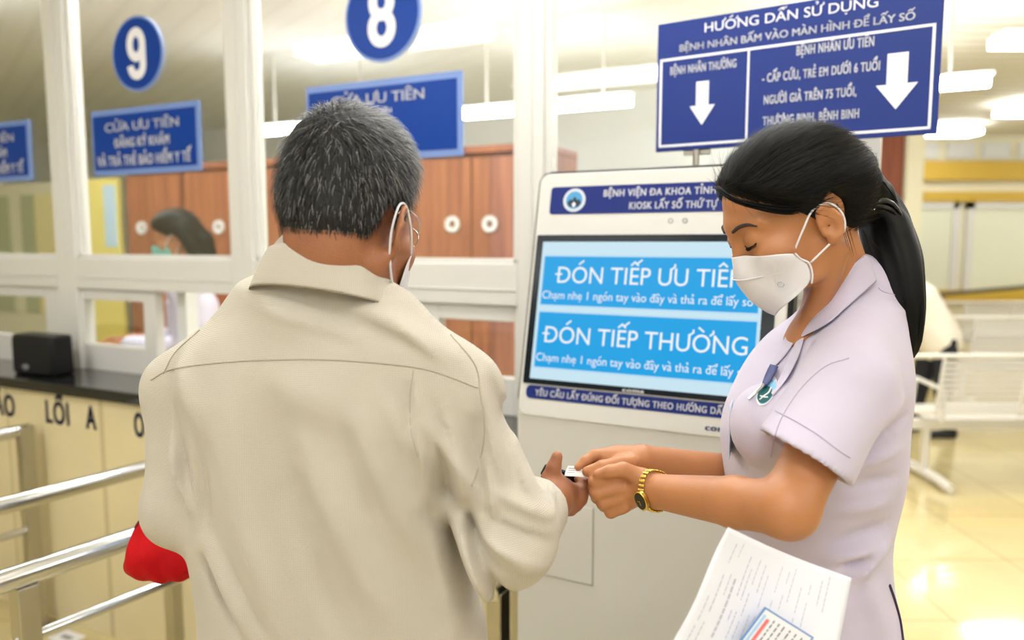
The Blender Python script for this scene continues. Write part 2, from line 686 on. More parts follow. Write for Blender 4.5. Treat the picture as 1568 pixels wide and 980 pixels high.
# ---- ceiling lamps
def ceiling_light(x, y, z, L, W, ang, label, group, m='lamp'):
    r = thing('ceiling_light', label, 'lamp', (x, y, z), group)
    c, s = math.cos(ang), math.sin(ang)
    fr = Frame((x, y, z), (c, s, 0), (-s, c, 0))
    mb = MB(); mb.box((-L/2-0.02, -W*0.3, 0.03), (L/2+0.02, W*0.3, 0.05), fr)
    for q in (-0.35, 0.35):
        mb.box((q*L-0.008, -0.008, 0.05), (q*L+0.008, 0.008, 3.02-z), fr)
    obj('housing', mb, M['frame_white'], r, bevel=0.004)
    mb = MB(); mb.box((-L/2, -W/2, -0.03), (L/2, W/2, 0.03), fr)
    obj('diffuser', mb, M[m], r)
wa = math.atan2(-0.443, 0.896)
for (x, y, lab) in ((5.6, 10.0, 'small bright ceiling lamp seen just beyond the lower corner of the blue guide sign'),
                    (5.55, 8.4, 'ceiling lamp at the hall side edge of the picture, above the pale panels')):
    ceiling_light(x, y, 2.92, 0.6, 0.35, 0.0, lab, 'hall ceiling lamps')
for i in range(3):
    for j in range(3):
        ceiling_light(-2.4+2.4*i, -2.0+1.75*j, 2.75, 1.3, 0.22, wa, 'long ceiling lamp of the waiting hall above the counter queue', 'queue ceiling lamps')
for (x, y) in ((3.6, 2.2), (3.6, 4.8), (6.2, 3.2), (6.2, 5.8), (9.0, 6.0), (7.6, 8.6), (8.6, 10.2)):  # the last pair, out of view, is added to brighten the back wall
    ceiling_light(x, y, 2.75, 1.3, 0.22, 0, 'long ceiling lamp over the hall benches, the far pair added to brighten the back wall', 'bench ceiling lamps')
for (s, t, zz, L, lab) in ((1.3, -2.6, 2.42, 1.2, 'tube lamp hanging behind the glass at the post between signs 9 and 8'), (3.2, -2.9, 2.42, 1.3, 'tube lamp hanging behind the glass beside blue sign 8'),
                    (-0.6, -2.6, 2.42, 1.2, 'tube lamp hanging behind the glass over the yellow board'), (3.0, -4.2, 2.6, 1.3, 'tube lamp hanging behind the glass beside the guide sign')):
    p = WALL((s, zz, t))
    ceiling_light(p.x, p.y, p.z, L, 0.07, wa, lab, None, 'lamp_office')

for i in range(4):  # extra lamps out of view, added to brighten the office and its ceiling
    p = WALL((-1.4+1.35*i, 2.8, -0.4))
    ceiling_light(p.x, p.y, 2.93, 1.2, 0.12, wa, 'unseen tube lamp added to brighten the office, just behind the top of the glazing', 'added office tube lamps', 'lamp_office')
# ---- counter
CF = Frame((-1.789, 2.98, 0), (0.896, -0.443, 0), (0, 0, 1))
r = thing('service_counter', 'cream tiled service counter with navy lettering under the glazed windows', 'counter', CF((0.5, 0, -0.12)))
mb = MB(); mb.box((-2.2, 0, -0.235), (2.45, 0.945, 0), CF)
obj('front', mb, M['counter_cream'], r)
mb = MB()
text(mb, CF, 'VÀO', -0.482, 0.822, 0.205, 0.094, 0.002, 0.026)
text(mb, CF, 'LỐI', -0.076, 0.822, 0.145, 0.094, 0.002, 0.026)
text(mb, CF, 'A', 0.168, 0.824, 0.062, 0.094, 0.002, 0.026)
text(mb, CF, 'O', 0.442, 0.824, 0.055, 0.094, 0.002, 0.026)
obj('lettering', mb, M['letter_navy'], r)
mb = MB(); mb.box((-2.2, 0.945, -0.275), (2.45, 0.99, 0.025), CF)
tag(obj('counter_worktop', mb, M['granite'], bevel=0.006), 'glossy black granite worktop along the service counter', 'worktop')

# ---- loudspeaker on the worktop
sp = Frame(CF((-0.235, 0.99, -0.10)), (0.93, -0.365, 0), (0, 0, 1))
r = thing('loudspeaker', 'small black loudspeaker standing on the granite worktop', 'speaker', sp.O)
mb = MB(); mb.prism([(-0.115, 0), (0.125, 0), (0.118, 0.165), (-0.115, 0.168)], -0.05, 0.05, sp)
obj('cabinet', mb, M['black_plastic'], r, bevel=0.012, smooth=40)
mb = MB(); mb.prism(rrect(-0.105, 0.012, 0.11, 0.155, 0.012), 0.05, 0.054, sp)
obj('grille', mb, mat('speaker_grille', (8, 9, 10), 0.8, bump=0.6, bscale=300), r)
mb = MB(); mb.prism(disc(-0.03, 0.035, 0.018, 0.012), 0.054, 0.057, sp)
obj('badge', mb, mat('speaker_badge', (120, 122, 124), 0.4), r)

# ---- number discs and service plates stuck on the glass
def band(mb, fr, pts, w, t, closed=False):
    P2 = [Vector((a, b)) for a, b in pts]
    n = len(P2)
    L, R = [], []
    for i, p in enumerate(P2):
        a = P2[(i-1) % n] if closed or i else p
        b = P2[(i+1) % n] if closed or i < n-1 else p
        d = (b-a).normalized()
        q = Vector((-d.y, d.x))*w*0.5
        L.append(fr(Vector((p.x+q.x, p.y+q.y, t))))
        R.append(fr(Vector((p.x-q.x, p.y-q.y, t))))
    m = n if closed else n-1
    mb.add(L+R, [(i, (i+1) % n, n+(i+1) % n, n+i) for i in range(m)])


def figure(mb, ch, s, z):
    """Heavy rounded numerals of the window signs."""
    ov = lambda cx, cy, rx, ry: [(s+cx+rx*math.cos(2*PI*k/36), z+cy+ry*math.sin(2*PI*k/36)) for k in range(36)]
    w = 0.036
    if ch == '8':
        band(mb, WALL, ov(0, 0.040, 0.034, 0.042), w, 0.0095, True)
        band(mb, WALL, ov(0, -0.042, 0.038, 0.044), w, 0.0096, True)
    elif ch == '9':
        band(mb, WALL, ov(0, 0.034, 0.036, 0.048), w, 0.0095, True)
        band(mb, WALL, [(s+0.036, z+0.034), (s+0.036, z-0.03)]+[(s+0.036*math.cos(a), z-0.045+0.038*math.sin(a)) for a in [-PI*k/12 for k in range(13)]], w, 0.0096)
    else:
        band(mb, WALL, [(s-0.055, z+0.08), (s-0.055, z-0.08)], w, 0.0095)
        band(mb, WALL, ov(0.025, 0.0, 0.034, 0.062), w, 0.0095, True)


def number_sign(s, z, R, ch, label):
    r = thing('number_sign', label, 'sign', WALL((s, z, 0.0)), 'blue round window numbers')
    mb = MB(); mb.prism(disc(s, z, R), 0.0, 0.006, WALL)
    obj('rim', mb, M['sign_rim'], r)
    mb = MB(); mb.prism(disc(s, z, R*0.935), 0.006, 0.008, WALL)
    obj('disc', mb, M['sign_blue'], r)
    if ch:
        mb = MB(); figure(mb, ch, s, z)
        obj('number', mb, M['sign_white'], r)
number_sign(0.715, 2.274, 0.145, '9', 'blue round window sign with white number 9')
number_sign(1.888, 2.274, 0.15, '8', 'blue round window sign with white number 8')
number_sign(-0.452, 2.274, 0.148, '', 'blue round window sign cut by the picture edge, beside number 9')

def plate(s0, s1, lines, label):
    z0, z1 = 1.808, 2.07
    r = thing('service_plate', label, 'sign', WALL((s0, z0, 0)), 'blue service plates on the glass')
    mb = MB(); mb.box((s0, z0, 0.0), (s1, z1, 0.006), WALL)
    obj('rim', mb, M['sign_rim'], r)
    mb = MB(); mb.box((s0+0.012, z0+0.022, 0.006), (s1-0.018, z1-0.022, 0.008), WALL)
    obj('face', mb, M['sign_blue'], r)
    mb = MB()
    for body, a, b, z, cap, bold in lines:
        text(mb, WALL, body, s0+(s1-s0)*a, z, (s1-s0)*(b-a), cap, 0.0095, bold)
    obj('lettering', mb, M['sign_white'], r)
L9 = [('CỬA ƯU TIÊN', 0.14, 0.83, 1.982, 0.036, 0.012), ('ĐĂNG KÝ KHÁM', 0.22, 0.74, 1.918, 0.036, 0.03), ('VÀ TRẢ THẺ BẢO HIỂM Y TẾ', 0.05, 0.93, 1.846, 0.04, 0.03)]
plate(0.42, 1.04, L9, 'blue plate under number 9 with three full lines of white writing')
plate(-0.62, 0.0, L9, 'blue plate at the picture edge, cut off left of the number 9 plate')
L8 = [('CỬA ƯU TIÊN', 0.18, 0.78, 1.995, 0.034, 0.012), ('Cấp cứu', 0.33, 0.575, 1.962, 0.020, 0.0), ('số', 0.44, 0.535, 1.928, 0.018, 0.0)]
plate(1.562, 2.187, L8, 'blue plate under number 8, partly behind the head of the man')

# ---- steel queue barriers
RD = Vector((0.5353, 0.8446, 0))
def barrier(name_label, pts_top, r_top, z, low=None, posts=(), group='steel queue barriers'):
    a, b = Vector(pts_top[0]), Vector(pts_top[1])
    r = thing('queue_barrier', name_label, 'barrier', (a.x, a.y, 0), group)
    mb = MB(); mb.tube([a, a.lerp(b, 0.5), b], r_top, 20)
    obj('top_rail', mb, M['chrome'], r, smooth=60)
    if low:
        mb = MB(); mb.tube([low[0], low[1]], low[2], 16)
        obj('lower_rail', mb, M['chrome'], r, smooth=60)
    for (x, y, w, ztop, ang) in posts:
        c, s = math.cos(ang), math.sin(ang)
        fr = Frame((x, y, 0), (c, s, 0), (-s, c, 0))
        mb = MB(); mb.box((-w/2, -w/2, 0.0), (w/2, w/2, ztop), fr)
        p = obj('post', mb, M['chrome_brushed'], r, bevel=0.003)
        mb = MB(); mb.box((-w*0.9, -w*0.9, 0), (w*0.9, w*0.9, 0.008), fr)
        obj('foot_plate', mb, M['chrome_brushed'], p, bevel=0.002)
ra = math.atan2(RD.y, RD.x)
K = (EYE-0.82)/(EYE-0.93)
A1 = Vector((-0.915*K, 1.321*K, 0.82))
barrier('nearest steel queue barrier, with the thick rail reaching the red pouch', (A1-RD*0.7, A1+RD*0.62), 0.0255, 0.82,
        (Vector((A1.x, A1.y, 0.675))+RD*0.02, Vector((A1.x, A1.y, 0.675))+RD*0.62, 0.0135),
        [(A1.x+RD.x*0.045, A1.y+RD.y*0.045, 0.045, 0.80, ra), (A1.x+RD.x*0.6, A1.y+RD.y*0.6, 0.04, 0.80, ra)])
A2 = Vector((-1.179*K, 1.719*K, 0.82))
barrier('middle steel queue barrier, its rail running behind the elbow of the man', (A2-RD*0.9, A2+RD*0.55), 0.0235, 0.82, None,
        [(A2.x+RD.x*0.5, A2.y+RD.y*0.5, 0.04, 0.80, ra)])
A3 = Vector((-1.914, 2.965, 0.80))
barrier('farthest steel queue barrier, ending at a post against the cream counter', (A3-RD*1.4, A3+RD*0.0), 0.024, 0.80,
        (Vector((A3.x, A3.y, 0.40))-RD*1.4, Vector((A3.x, A3.y, 0.40)), 0.014), [(A3.x, A3.y, 0.05, 0.82, ra)])
Bp = at(763, 900, 1.95)
barrier('short steel barrier standing between the man and the kiosk', (Vector((Bp.x, Bp.y, 0.66))-RD*0.03, Vector((Bp.x, Bp.y, 0.66))+RD*0.11), 0.02, 0.66, None,
        [(Bp.x, Bp.y, 0.045, 0.66, ra), (Bp.x+RD.x*0.10, Bp.y+RD.y*0.10, 0.03, 0.65, ra)])

# small sticker and bag on the floor
q = Vector((-1.736, 2.86, 0))
mb = MB(); fr = Frame(q, (0.9, -0.44, 0), (0.44, 0.9, 0)); mb.prism(rrect(-0.06, -0.04, 0.06, 0.04, 0.008), 0.0005, 0.0025, fr)
stk = tag(obj('floor_sticker', mb, M['sign_white']), 'small white printed label stuck on the floor by the counter', 'sticker')
mb = MB(); mb.prism(rrect(-0.03, -0.010, 0.026, 0.012, 0.002), 0.0025, 0.003, fr)
obj('print', mb, mat('sticker_grey', (150, 150, 156), 0.6), stk)
# ------------------------------------------------------------------ ticket kiosk
ka = math.radians(28.0)
kt = math.radians(12.5)
ku = Vector((math.cos(ka), -math.sin(ka), 0))
kn0 = Vector((-math.sin(ka), -math.cos(ka), 0))
kv = Vector((0, 0, 1))*math.cos(kt)-kn0*math.sin(kt)
KH = Frame((0.0265, 1.778, 1.209), ku, kv)            # leaning head
KB = Frame((0.0265, 1.778, 0.0), ku, (0, 0, 1))       # upright body
kiosk = thing('ticket_kiosk', 'tall white touch screen kiosk with blue labels standing between the man and the woman', 'kiosk', KB((0.28, 0, -0.15)))
mb = MB(); mb.prism(rrect(-0.019, -0.06, 0.585, 0.512, 0.03), -0.075, -0.012, KH)
obj('head_shell', mb, M['black_plastic'], kiosk, bevel=0.006, smooth=40)
mb = MB(); mb.prism(rrect(-0.009, -0.075, 0.575, 0.502, 0.024), -0.012, 0.0, KH)
obj('head_front', mb, M['kiosk_white'], kiosk, bevel=0.003, smooth=40)
mb = MB()
mb.prism([(-0.01, 0.0), (0.576, 0.0), (0.576, 1.142), (-0.01, 1.142)], -0.016, 0.012, KB)
obj('front_panel', mb, M['kiosk_white'], kiosk, bevel=0.004)
mb = MB()
mb.prism([(-0.021, 0.0), (0.587, 0.0), (0.587, 1.15), (-0.021, 1.15)], -0.20, -0.016, KB)
obj('body', mb, M['black_plastic'], kiosk, bevel=0.006)
mb = MB()
mb.prism(rrect(-0.005+0.01, 0.76, 0.183, 0.94, 0.004), 0.012, 0.0145, KB)
obj('paper_tray_flap', mb, M['kiosk_white'], kiosk, bevel=0.001)
mb = MB(); mb.box((0.183, 0.76, 0.012), (0.1855, 0.94, 0.013), KB); mb.box((0.005, 0.7575, 0.012), (0.1855, 0.76, 0.013), KB)
obj('flap_seam', mb, mat('seam_grey', (150, 148, 138), 0.6), kiosk)
mb = MB(); mb.prism(rrect(0.0, 0.0, 0.553, 0.352, 0.004), 0.0, 0.004, KH)
scr = obj('screen_bezel', mb, M['bezel'], kiosk, bevel=0.001)
# lit display
def emis(name, rgb, k):
    m = mat(name, rgb, 0.3)
    b = m.node_tree.nodes['Principled BSDF']
    b.inputs['Emission Color'].default_value = (*lin(rgb), 1)
    b.inputs['Emission Strength'].default_value = k
    b.inputs['Base Color'].default_value = (0.01, 0.01, 0.01, 1)
    b.inputs['Roughness'].default_value = 0.3
    b.inputs['Specular IOR Level'].default_value = 0.15
    return m
EM = 0.95
M['scr_bg'] = emis('display_pale_blue', (206, 236, 250), EM)
M['scr_btn'] = emis('display_sky_blue', (0, 166, 236), EM)
M['scr_rim'] = emis('display_button_rim', (190, 228, 248), EM)
M['scr_txt'] = emis('display_white', (250, 253, 255), EM)
mb = MB(); mb.box((0.018, 0.012, 0.004), (0.527, 0.335, 0.0052), KH)
dsp = obj('display', mb, M['scr_bg'], scr)
for (z0, z1, big, small, bx0, bx1) in ((0.186, 0.300, 'ĐÓN TIẾP ƯU TIÊN', 'Chạm nhẹ 1 ngón tay vào đây và thả ra để lấy số', 0.058, 0.492),
                                       (0.040, 0.168, 'ĐÓN TIẾP THƯỜNG', 'Chạm nhẹ 1 ngón tay vào đây và thả ra để lấy số', 0.040, 0.505)):
    mb = MB(); mb.box((0.024, z0-0.004, 0.0052), (0.528-0.005, z1+0.004, 0.0056), KH)
    bt = obj('button', mb, M['scr_rim'], scr)
    mb = MB(); mb.box((0.027, z0, 0.0056), (0.520, z1, 0.006), KH)
    obj('button', mb, M['scr_btn'], scr)
    mb = MB()
    text(mb, KH, big, bx0, z0+0.052+(0.006 if z0 < 0.1 else 0), bx1-bx0, 0.040, 0.0066, 0.002)
    text(mb, KH, small, 0.030, z0+0.014, 0.482, 0.0195, 0.0066, 0.0)
    obj('display_text', mb, M['scr_txt'], scr)
mb = MB(); text(mb, KH, 'coma', 0.245, 0.0015, 0.05, 0.0085, 0.0046, 0.03)
obj('maker_mark', mb, M['sign_white'], scr)
# header label
mb = MB(); mb.prism(rrect(0.024, 0.402, 0.545, 0.468, 0.008), 0.0, 0.0012, KH)
hd = obj('header_label', mb, M['kiosk_navy'], kiosk)
mb = MB()
text(mb, KH, 'BỆNH VIỆN ĐA KHOA TỈNH', 0.158, 0.4415, 0.257, 0.0165, 0.002, 0.02)
text(mb, KH, 'KIOSK LẤY SỐ THỨ TỰ', 0.222, 0.411, 0.20, 0.0165, 0.002, 0.02)
obj('lettering', mb, M['sign_white'], hd)
mb = MB(); ring(mb, KH, 0.086, 0.435, 0.021, 0.028, 0.0012, 0.0022)
obj('emblem_ring', mb, mat('emblem_grey', (200, 206, 214), 0.4), hd)
mb = MB(); mb.prism(disc(0.086, 0.435, 0.021), 0.0012, 0.0018, KH)
obj('emblem_disc', mb, mat('emblem_sky', (70, 150, 200), 0.4), hd)
mb = MB()
mb.prism([(0.068, 0.428), (0.076, 0.438), (0.080, 0.434), (0.087, 0.444), (0.094, 0.434), (0.098, 0.438), (0.104, 0.428), (0.097, 0.419), (0.075, 0.419)], 0.0018, 0.0024, KH)
obj('emblem_hills', mb, mat('emblem_dark', (20, 40, 60), 0.4), hd)
mb = MB(); mb.prism([(0.086, 0.431), (0.091, 0.424), (0.086, 0.418), (0.081, 0.424)], 0.0024, 0.003, KH)
obj('emblem_drop', mb, M['sign_white'], hd)
mb = MB()
ring(mb, KH, 0.320, 0.383, 0.004, 0.006, 0.0, 0.0012, 20)
ring(mb, KH, 0.352, 0.383, 0.004, 0.006, 0.0, 0.0012, 20)
obj('sensor_rings', mb, mat('sensor_grey', (150, 150, 150), 0.4), kiosk)
# lower label
mb = MB(); mb.prism(rrect(0.010, -0.034, 0.562, -0.0035, 0.012), 0.0, 0.0012, KH)
lb = obj('footer_label', mb, M['kiosk_navy'], kiosk)
mb = MB(); text(mb, KH, 'YÊU CẦU LẤY ĐÚNG ĐỐI TƯỢNG THEO HƯỚNG DẪN Ở TRÊN', 0.034, -0.0265, 0.51, 0.0145, 0.002, 0.022)
obj('lettering', mb, M['sign_white'], lb)
mb = MB(); text(mb, KH, 'coma', 0.430, -0.0615, 0.056, 0.0125, 0.0008, 0.03)
obj('maker_mark', mb, mat('maker_navy', (60, 72, 130), 0.4), kiosk)

# ---- guide sign on a thin post behind the kiosk
sa = math.radians(32.6)
SG = Frame((0.356, 1.9, 0.087), (math.cos(sa), -math.sin(sa), 0), (0, 0, 1))
r = thing('guide_sign', 'large blue guide sign with two white arrows above the kiosk', 'sign', SG((0.093, 0, -0.03)))
mb = MB(); mb.box((-0.008, 1.667, -0.008), (0.594, 1.968, 0.0), SG)
obj('board', mb, M['navy'], r, bevel=0.002)
mb = MB()
w = 0.0055
for a, b, c, d in ((0.0, 1.879, 0.582, 1.879+w), (0.0, 1.677, 0.582, 1.677+w), (0.0, 1.677, w, 1.884), (0.582-w, 1.677, 0.582, 1.884), (0.209, 1.68, 0.209+w*0.8, 1.88)):
    mb.box((a, b, 0.0), (c, d, 0.001), SG)
obj('border', mb, M['sign_white'], r)
for cx, y1, y0, hw in ((0.106, 1.823, 1.723, 0.030), (0.516, 1.835, 1.722, 0.039)):
    mb = MB(); mid = y0+(y1-y0)*0.45
    mb.prism([(cx-hw*0.5, y1), (cx-hw*0.5, mid), (cx-hw, mid), (cx, y0), (cx+hw, mid), (cx+hw*0.5, mid), (cx+hw*0.5, y1)][::-1], 0.0, 0.001, SG)
    obj('arrow', mb, M['sign_white'], r)
mb = MB()
text(mb, SG, 'HƯỚNG DẪN SỬ DỤNG', 0.108, 1.933, 0.366, 0.022, 0.001, 0.006)
text(mb, SG, 'BỆNH NHÂN BẤM VÀO MÀN HÌNH ĐỂ LẤY SỐ', 0.048, 1.897, 0.496, 0.0165, 0.001, 0.012)
text(mb, SG, 'BỆNH NHÂN THƯỜNG', 0.026, 1.846, 0.158, 0.019, 0.001, 0.022)
text(mb, SG, 'BỆNH NHÂN ƯU TIÊN', 0.315, 1.855, 0.155, 0.0205, 0.001, 0.024)
text(mb, SG, '- CẤP CỨU, TRẺ EM DƯỚI 6 TUỔI', 0.243, 1.805, 0.240, 0.0195, 0.001, 0.024)
text(mb, SG, 'NGƯỜI GIÀ TRÊN 75 TUỔI,', 0.248, 1.757, 0.192, 0.0195, 0.001, 0.024)
text(mb, SG, 'THƯƠNG BINH, BỆNH BINH', 0.247, 1.711, 0.200, 0.0195, 0.001, 0.024)
obj('lettering', mb, M['sign_white'], r)
mb = MB(); mb.tube([SG((0.093, -0.087, -0.004)), SG((0.093, 1.667, -0.004))], 0.008, 12)
obj('post', mb, M['chrome_brushed'], r, smooth=60)
mb = MB(); mb.box((0.06, 1.655, -0.014), (0.126, 1.74, -0.008), SG)
obj('bracket', mb, M['chrome_brushed'], r, bevel=0.002)
mb = MB(); mb.tube([SG((0.093, -0.087, -0.004)), SG((0.093, -0.075, -0.004))], 0.026, 24)
obj('base_plate', mb, M['chrome_brushed'], r, smooth=40)

# ------------------------------------------------------------------ waiting benches
def bench(x0, y0, n, label, dx=0.56):
    r = thing('waiting_bench', label, 'bench', (x0+n*dx/2, y0+0.3, 0), 'steel waiting benches')
    L = n*dx
    mb = MB(); mb.box((x0-0.35, y0+0.22, 0.34), (x0+L+0.05, y0+0.30, 0.40))
    obj('beam', mb, M['bench_steel'], r, bevel=0.004)
    for k in range(n):
        a, b = x0+k*dx+0.02, x0+(k+1)*dx-0.02
        mb = MB()
        for i in range(9):
            z = 0.50+i*0.036
            mb.box((a, y0+0.02+(0.82-z)*0.2, z), (b, y0+0.03+(0.82-z)*0.2, z+0.024))
        mb.tube([(a, y0+0.09, 0.46), (a, y0+0.02, 0.84), (b, y0+0.02, 0.84), (b, y0+0.09, 0.46), ], 0.014, 10)
        obj('backrest', mb, M['bench_steel'], r, smooth=50)
        mb = MB()
        for i in range(10):
            y = y0+0.10+i*0.042
            mb.box((a, y, 0.425), (b, y+0.03, 0.435))
        mb.tube([(a, y0+0.1, 0.43), (a, y0+0.52, 0.43), (b, y0+0.52, 0.43), (b, y0+0.1, 0.43)], 0.012, 10)
        obj('seat', mb, M['bench_steel'], r, smooth=50)
    for k in range(n+1):
        if k % 2 == 0 or k == n:
            x = x0+min(max(k*dx, 0.06), L-0.06)
            mb = MB()
            mb.tube([(x, y0+0.26, 0.34), (x, y0+0.26, 0.05)], 0.025, 12)
            mb.tube([(x, y0-0.05, 0.03), (x, y0+0.1, 0.05), (x, y0+0.42, 0.05), (x, y0+0.57, 0.03)], 0.03, 12)
            obj('leg', mb, M['bench_steel'], r, smooth=50)
            mb = MB(); mb.tube([(x, y0+0.08, 0.42), (x, y0+0.08, 0.62), (x, y0+0.42, 0.64), (x, y0+0.46, 0.43)], 0.014, 10)
            obj('armrest', mb, M['bench_steel'], r, smooth=50)
    mb = MB()
    mb.tube([(x0-0.4, y0+0.015, 0.845), (x0+L, y0+0.015, 0.845)], 0.016, 10)
    mb.tube([(x0-0.4, y0+0.08, 0.49), (x0+L, y0+0.08, 0.49)], 0.014, 10)
    obj('back_rail', mb, M['bench_steel'], r, smooth=50)
bench(2.62, 4.62, 3, 'nearest steel waiting bench, seen from behind at the edge of the hall')
bench(4.25, 7.0, 3, 'middle steel waiting bench beyond the bending person')
bench(5.2, 8.8, 3, 'farthest steel waiting bench under the ochre wall stripe')
mb = MB(); mb.tube([(5.6, 10.0, 0.0), (5.6, 10.0, 0.86), (7.8, 10.0, 1.05), (7.8, 10.0, 0.0)], 0.03, 12)
tag(obj('handrail', mb, mat('dark_rail', (84, 80, 62), 0.4), smooth=50), 'dark sloping handrail along the far wall behind the benches', 'handrail')
# ------------------------------------------------------------------ soft solids (people and cloth): distance fields meshed by surface nets
V3 = lambda p: np.array(p, dtype=np.float64)


def cap(P, a, b, ra, rb=None):
    rb = ra if rb is None else rb
    a, b = V3(a), V3(b)
    ab = b-a
    t = np.clip((P-a)@ab/max(ab@ab, 1e-12), 0, 1)
    return np.linalg.norm(P-a-t[:, None]*ab, axis=1)-(ra+(rb-ra)*t)


def chain(P, pts, rs, k=0.004):
    d = None
    for i in range(len(pts)-1):
        c = cap(P, pts[i], pts[i+1], rs[i], rs[i+1])
        d = c if d is None else smin(d, c, k)
    return d


def ell(P, c, ax, r):
    """Ellipsoid: centre, three unit axes (rows), radii."""
    q = (P-V3(c))@np.array(ax, dtype=np.float64).T
    r = V3(r)
    k0 = np.linalg.norm(q/r, axis=1)
    k1 = np.linalg.norm(q/(r*r), axis=1)+1e-9
    return k0*(k0-1)/k1


def smin(a, b, k):
    h = np.clip(0.5+0.5*(b-a)/k, 0, 1)
    return b+(a-b)*h-k*h*(1-h)


def smax(a, b, k):
    return -smin(-a, -b, k)


def seg2(P, a, b, ix):
    """Distance to a segment measured on two of the axes only."""
    a, b = V3(a)[ix], V3(b)[ix]
    Q = P[:, ix]
    ab = b-a
    t = np.clip((Q-a)@ab/max(ab@ab, 1e-12), 0, 1)
    return np.linalg.norm(Q-a-t[:, None]*ab, axis=1), t


def loft(P, zs, cx, cy, ra, rb, yaw, n=2.4, inset=0.0):
    """Stack of super-elliptic slices; ra across (along the yaw direction), rb through."""
    z = P[:, 2]
    zz = np.linspace(zs[0], zs[-1], 200)
    def cur(v):
        w = np.interp(zz, zs, v)
        ker = np.ones(15)/15
        w = np.convolve(np.pad(w, 7, mode='edge'), ker, 'valid')
        return np.interp(z, zz, w)
    X = P[:, 0]-cur(cx)
    Y = P[:, 1]-cur(cy)
    c, s = math.cos(yaw), math.sin(yaw)
    a = X*c+Y*s
    b = -X*s+Y*c
    A = cur(ra)-inset
    B = cur(rb)-inset
    q = (np.abs(a/A)**n+np.abs(b/B)**n)**(1/n)
    g = np.sqrt((a/A**2)**2+(b/B**2)**2)/np.maximum(np.sqrt((a/A)**2+(b/B)**2), 1e-6)
    d = (q-1)/np.maximum(g, 1e-3)
    return np.maximum(d, np.maximum(zs[0]-z, z-zs[-1]))


def mesh_field(f, lo, hi, h, slack=1.9):
    """Surface nets on the blocks near the zero level of f."""
    lo = V3(lo)
    B = 8
    n = np.ceil((V3(hi)-lo)/(h*B)).astype(int)
    I = np.stack(np.meshgrid(*[np.arange(k) for k in n], indexing='ij'), -1).reshape(-1, 3)
    C = lo+(I+0.5)*h*B
    keep = []
    for s in range(0, len(C), 200000):
        keep.append(np.abs(f(C[s:s+200000])) < h*B*0.87*slack)
    I = I[np.concatenate(keep)]
    g = np.arange(B+1)
    G = np.stack(np.meshgrid(g, g, g, indexing='ij'), -1).reshape(-1, 3)
    NX = (n[0]*B+2, n[1]*B+2, n[2]*B+2)
    ids, pos, quads = [], [], []
    def gid(c):
        return (c[..., 0].astype(np.int64)*NX[1]+c[..., 1])*NX[2]+c[..., 2]
    for s in range(0, len(I), 300):
        blk = I[s:s+300]*B
        Pn = blk[:, None, :]+G[None]
        F = f((lo+Pn.reshape(-1, 3)*h)).reshape(-1, B+1, B+1, B+1)
        F = np.where(F == 0, 1e-9, F)
        S = F < 0
        cnt = np.zeros(F.shape[:1]+(B, B, B), dtype=np.int32)
        acc = np.zeros(cnt.shape+(3,))
        num = np.zeros(cnt.shape)
        sl = lambda o, m: slice(o, o+m)
        for ax in range(3):
            o = [0, 0, 0]
            o[ax] = 1
            n0 = [B+1]*3
            n0[ax] = B
            Fa = F[:, :n0[0], :n0[1], :n0[2]]
            Fb = F[:, sl(o[0], n0[0]), sl(o[1], n0[1]), sl(o[2], n0[2])]
            cr = (Fa < 0) != (Fb < 0)
            t = np.where(cr, Fa/np.where(cr, Fa-Fb, 1), 0)
            # vertices: each cell averages the crossings on its twelve edges
            others = [a for a in range(3) if a != ax]
            for u in (0, 1):
                for w in (0, 1):
                    q = [slice(0, B)]*3
                    q[others[0]] = slice(u, u+B)
                    q[others[1]] = slice(w, w+B)
                    c_ = cr[:, q[0], q[1], q[2]]
                    t_ = t[:, q[0], q[1], q[2]]
                    num += c_
                    acc[..., ax] += np.where(c_, t_, 0)
                    acc[..., others[0]] += c_*u
                    acc[..., others[1]] += c_*w
            # quads: edges whose other two coordinates are 1..B
            q = [slice(0, B)]*3
            q[others[0]] = slice(1, B+1)
            q[others[1]] = slice(1, B+1)
            cq = cr[:, q[0], q[1], q[2]]
            w = np.argwhere(cq)
            if len(w):
                base = blk[w[:, 0]]+w[:, 1:]
                base[:, others[0]] += 1
                base[:, others[1]] += 1
                e0 = np.zeros(3, int); e0[others[0]] = 1
                e1 = np.zeros(3, int); e1[others[1]] = 1
                quads.append(np.stack([gid(base), gid(base-e0), gid(base-e0-e1), gid(base-e1)], 1))
        w = np.argwhere(num > 0)
        if len(w):
            cell = blk[w[:, 0]]+w[:, 1:]
            k = tuple(w.T)
            pos.append(lo+(cell+acc[k]/num[k][:, None])*h)
            ids.append(gid(cell))
    ids = np.concatenate(ids)
    pos = np.concatenate(pos)
    quads = np.concatenate(quads)
    uid, first = np.unique(ids, return_index=True)
    pos = pos[first]
    idx = np.searchsorted(uid, quads)
    idx = np.clip(idx, 0, len(uid)-1)
    ok = (uid[idx] == quads).all(1)
    return pos, idx[ok]


def solid(name, f, lo, hi, h, mats, parent=None, relax=1, loc=None):
    V, Q = mesh_field(f, lo, hi, h)
    if relax:
        for _ in range(relax):
            A = np.zeros_like(V)
            N = np.zeros(len(V))
            for a, b in ((0, 1), (1, 2), (2, 3), (3, 0)):
                np.add.at(A, Q[:, a], V[Q[:, b]]); np.add.at(A, Q[:, b], V[Q[:, a]])
                np.add.at(N, Q[:, a], 1); np.add.at(N, Q[:, b], 1)
            V = V*0.5+0.5*A/np.maximum(N, 1)[:, None]
    return obj(name, (V, Q), mats, parent, smooth=180, loc=loc)


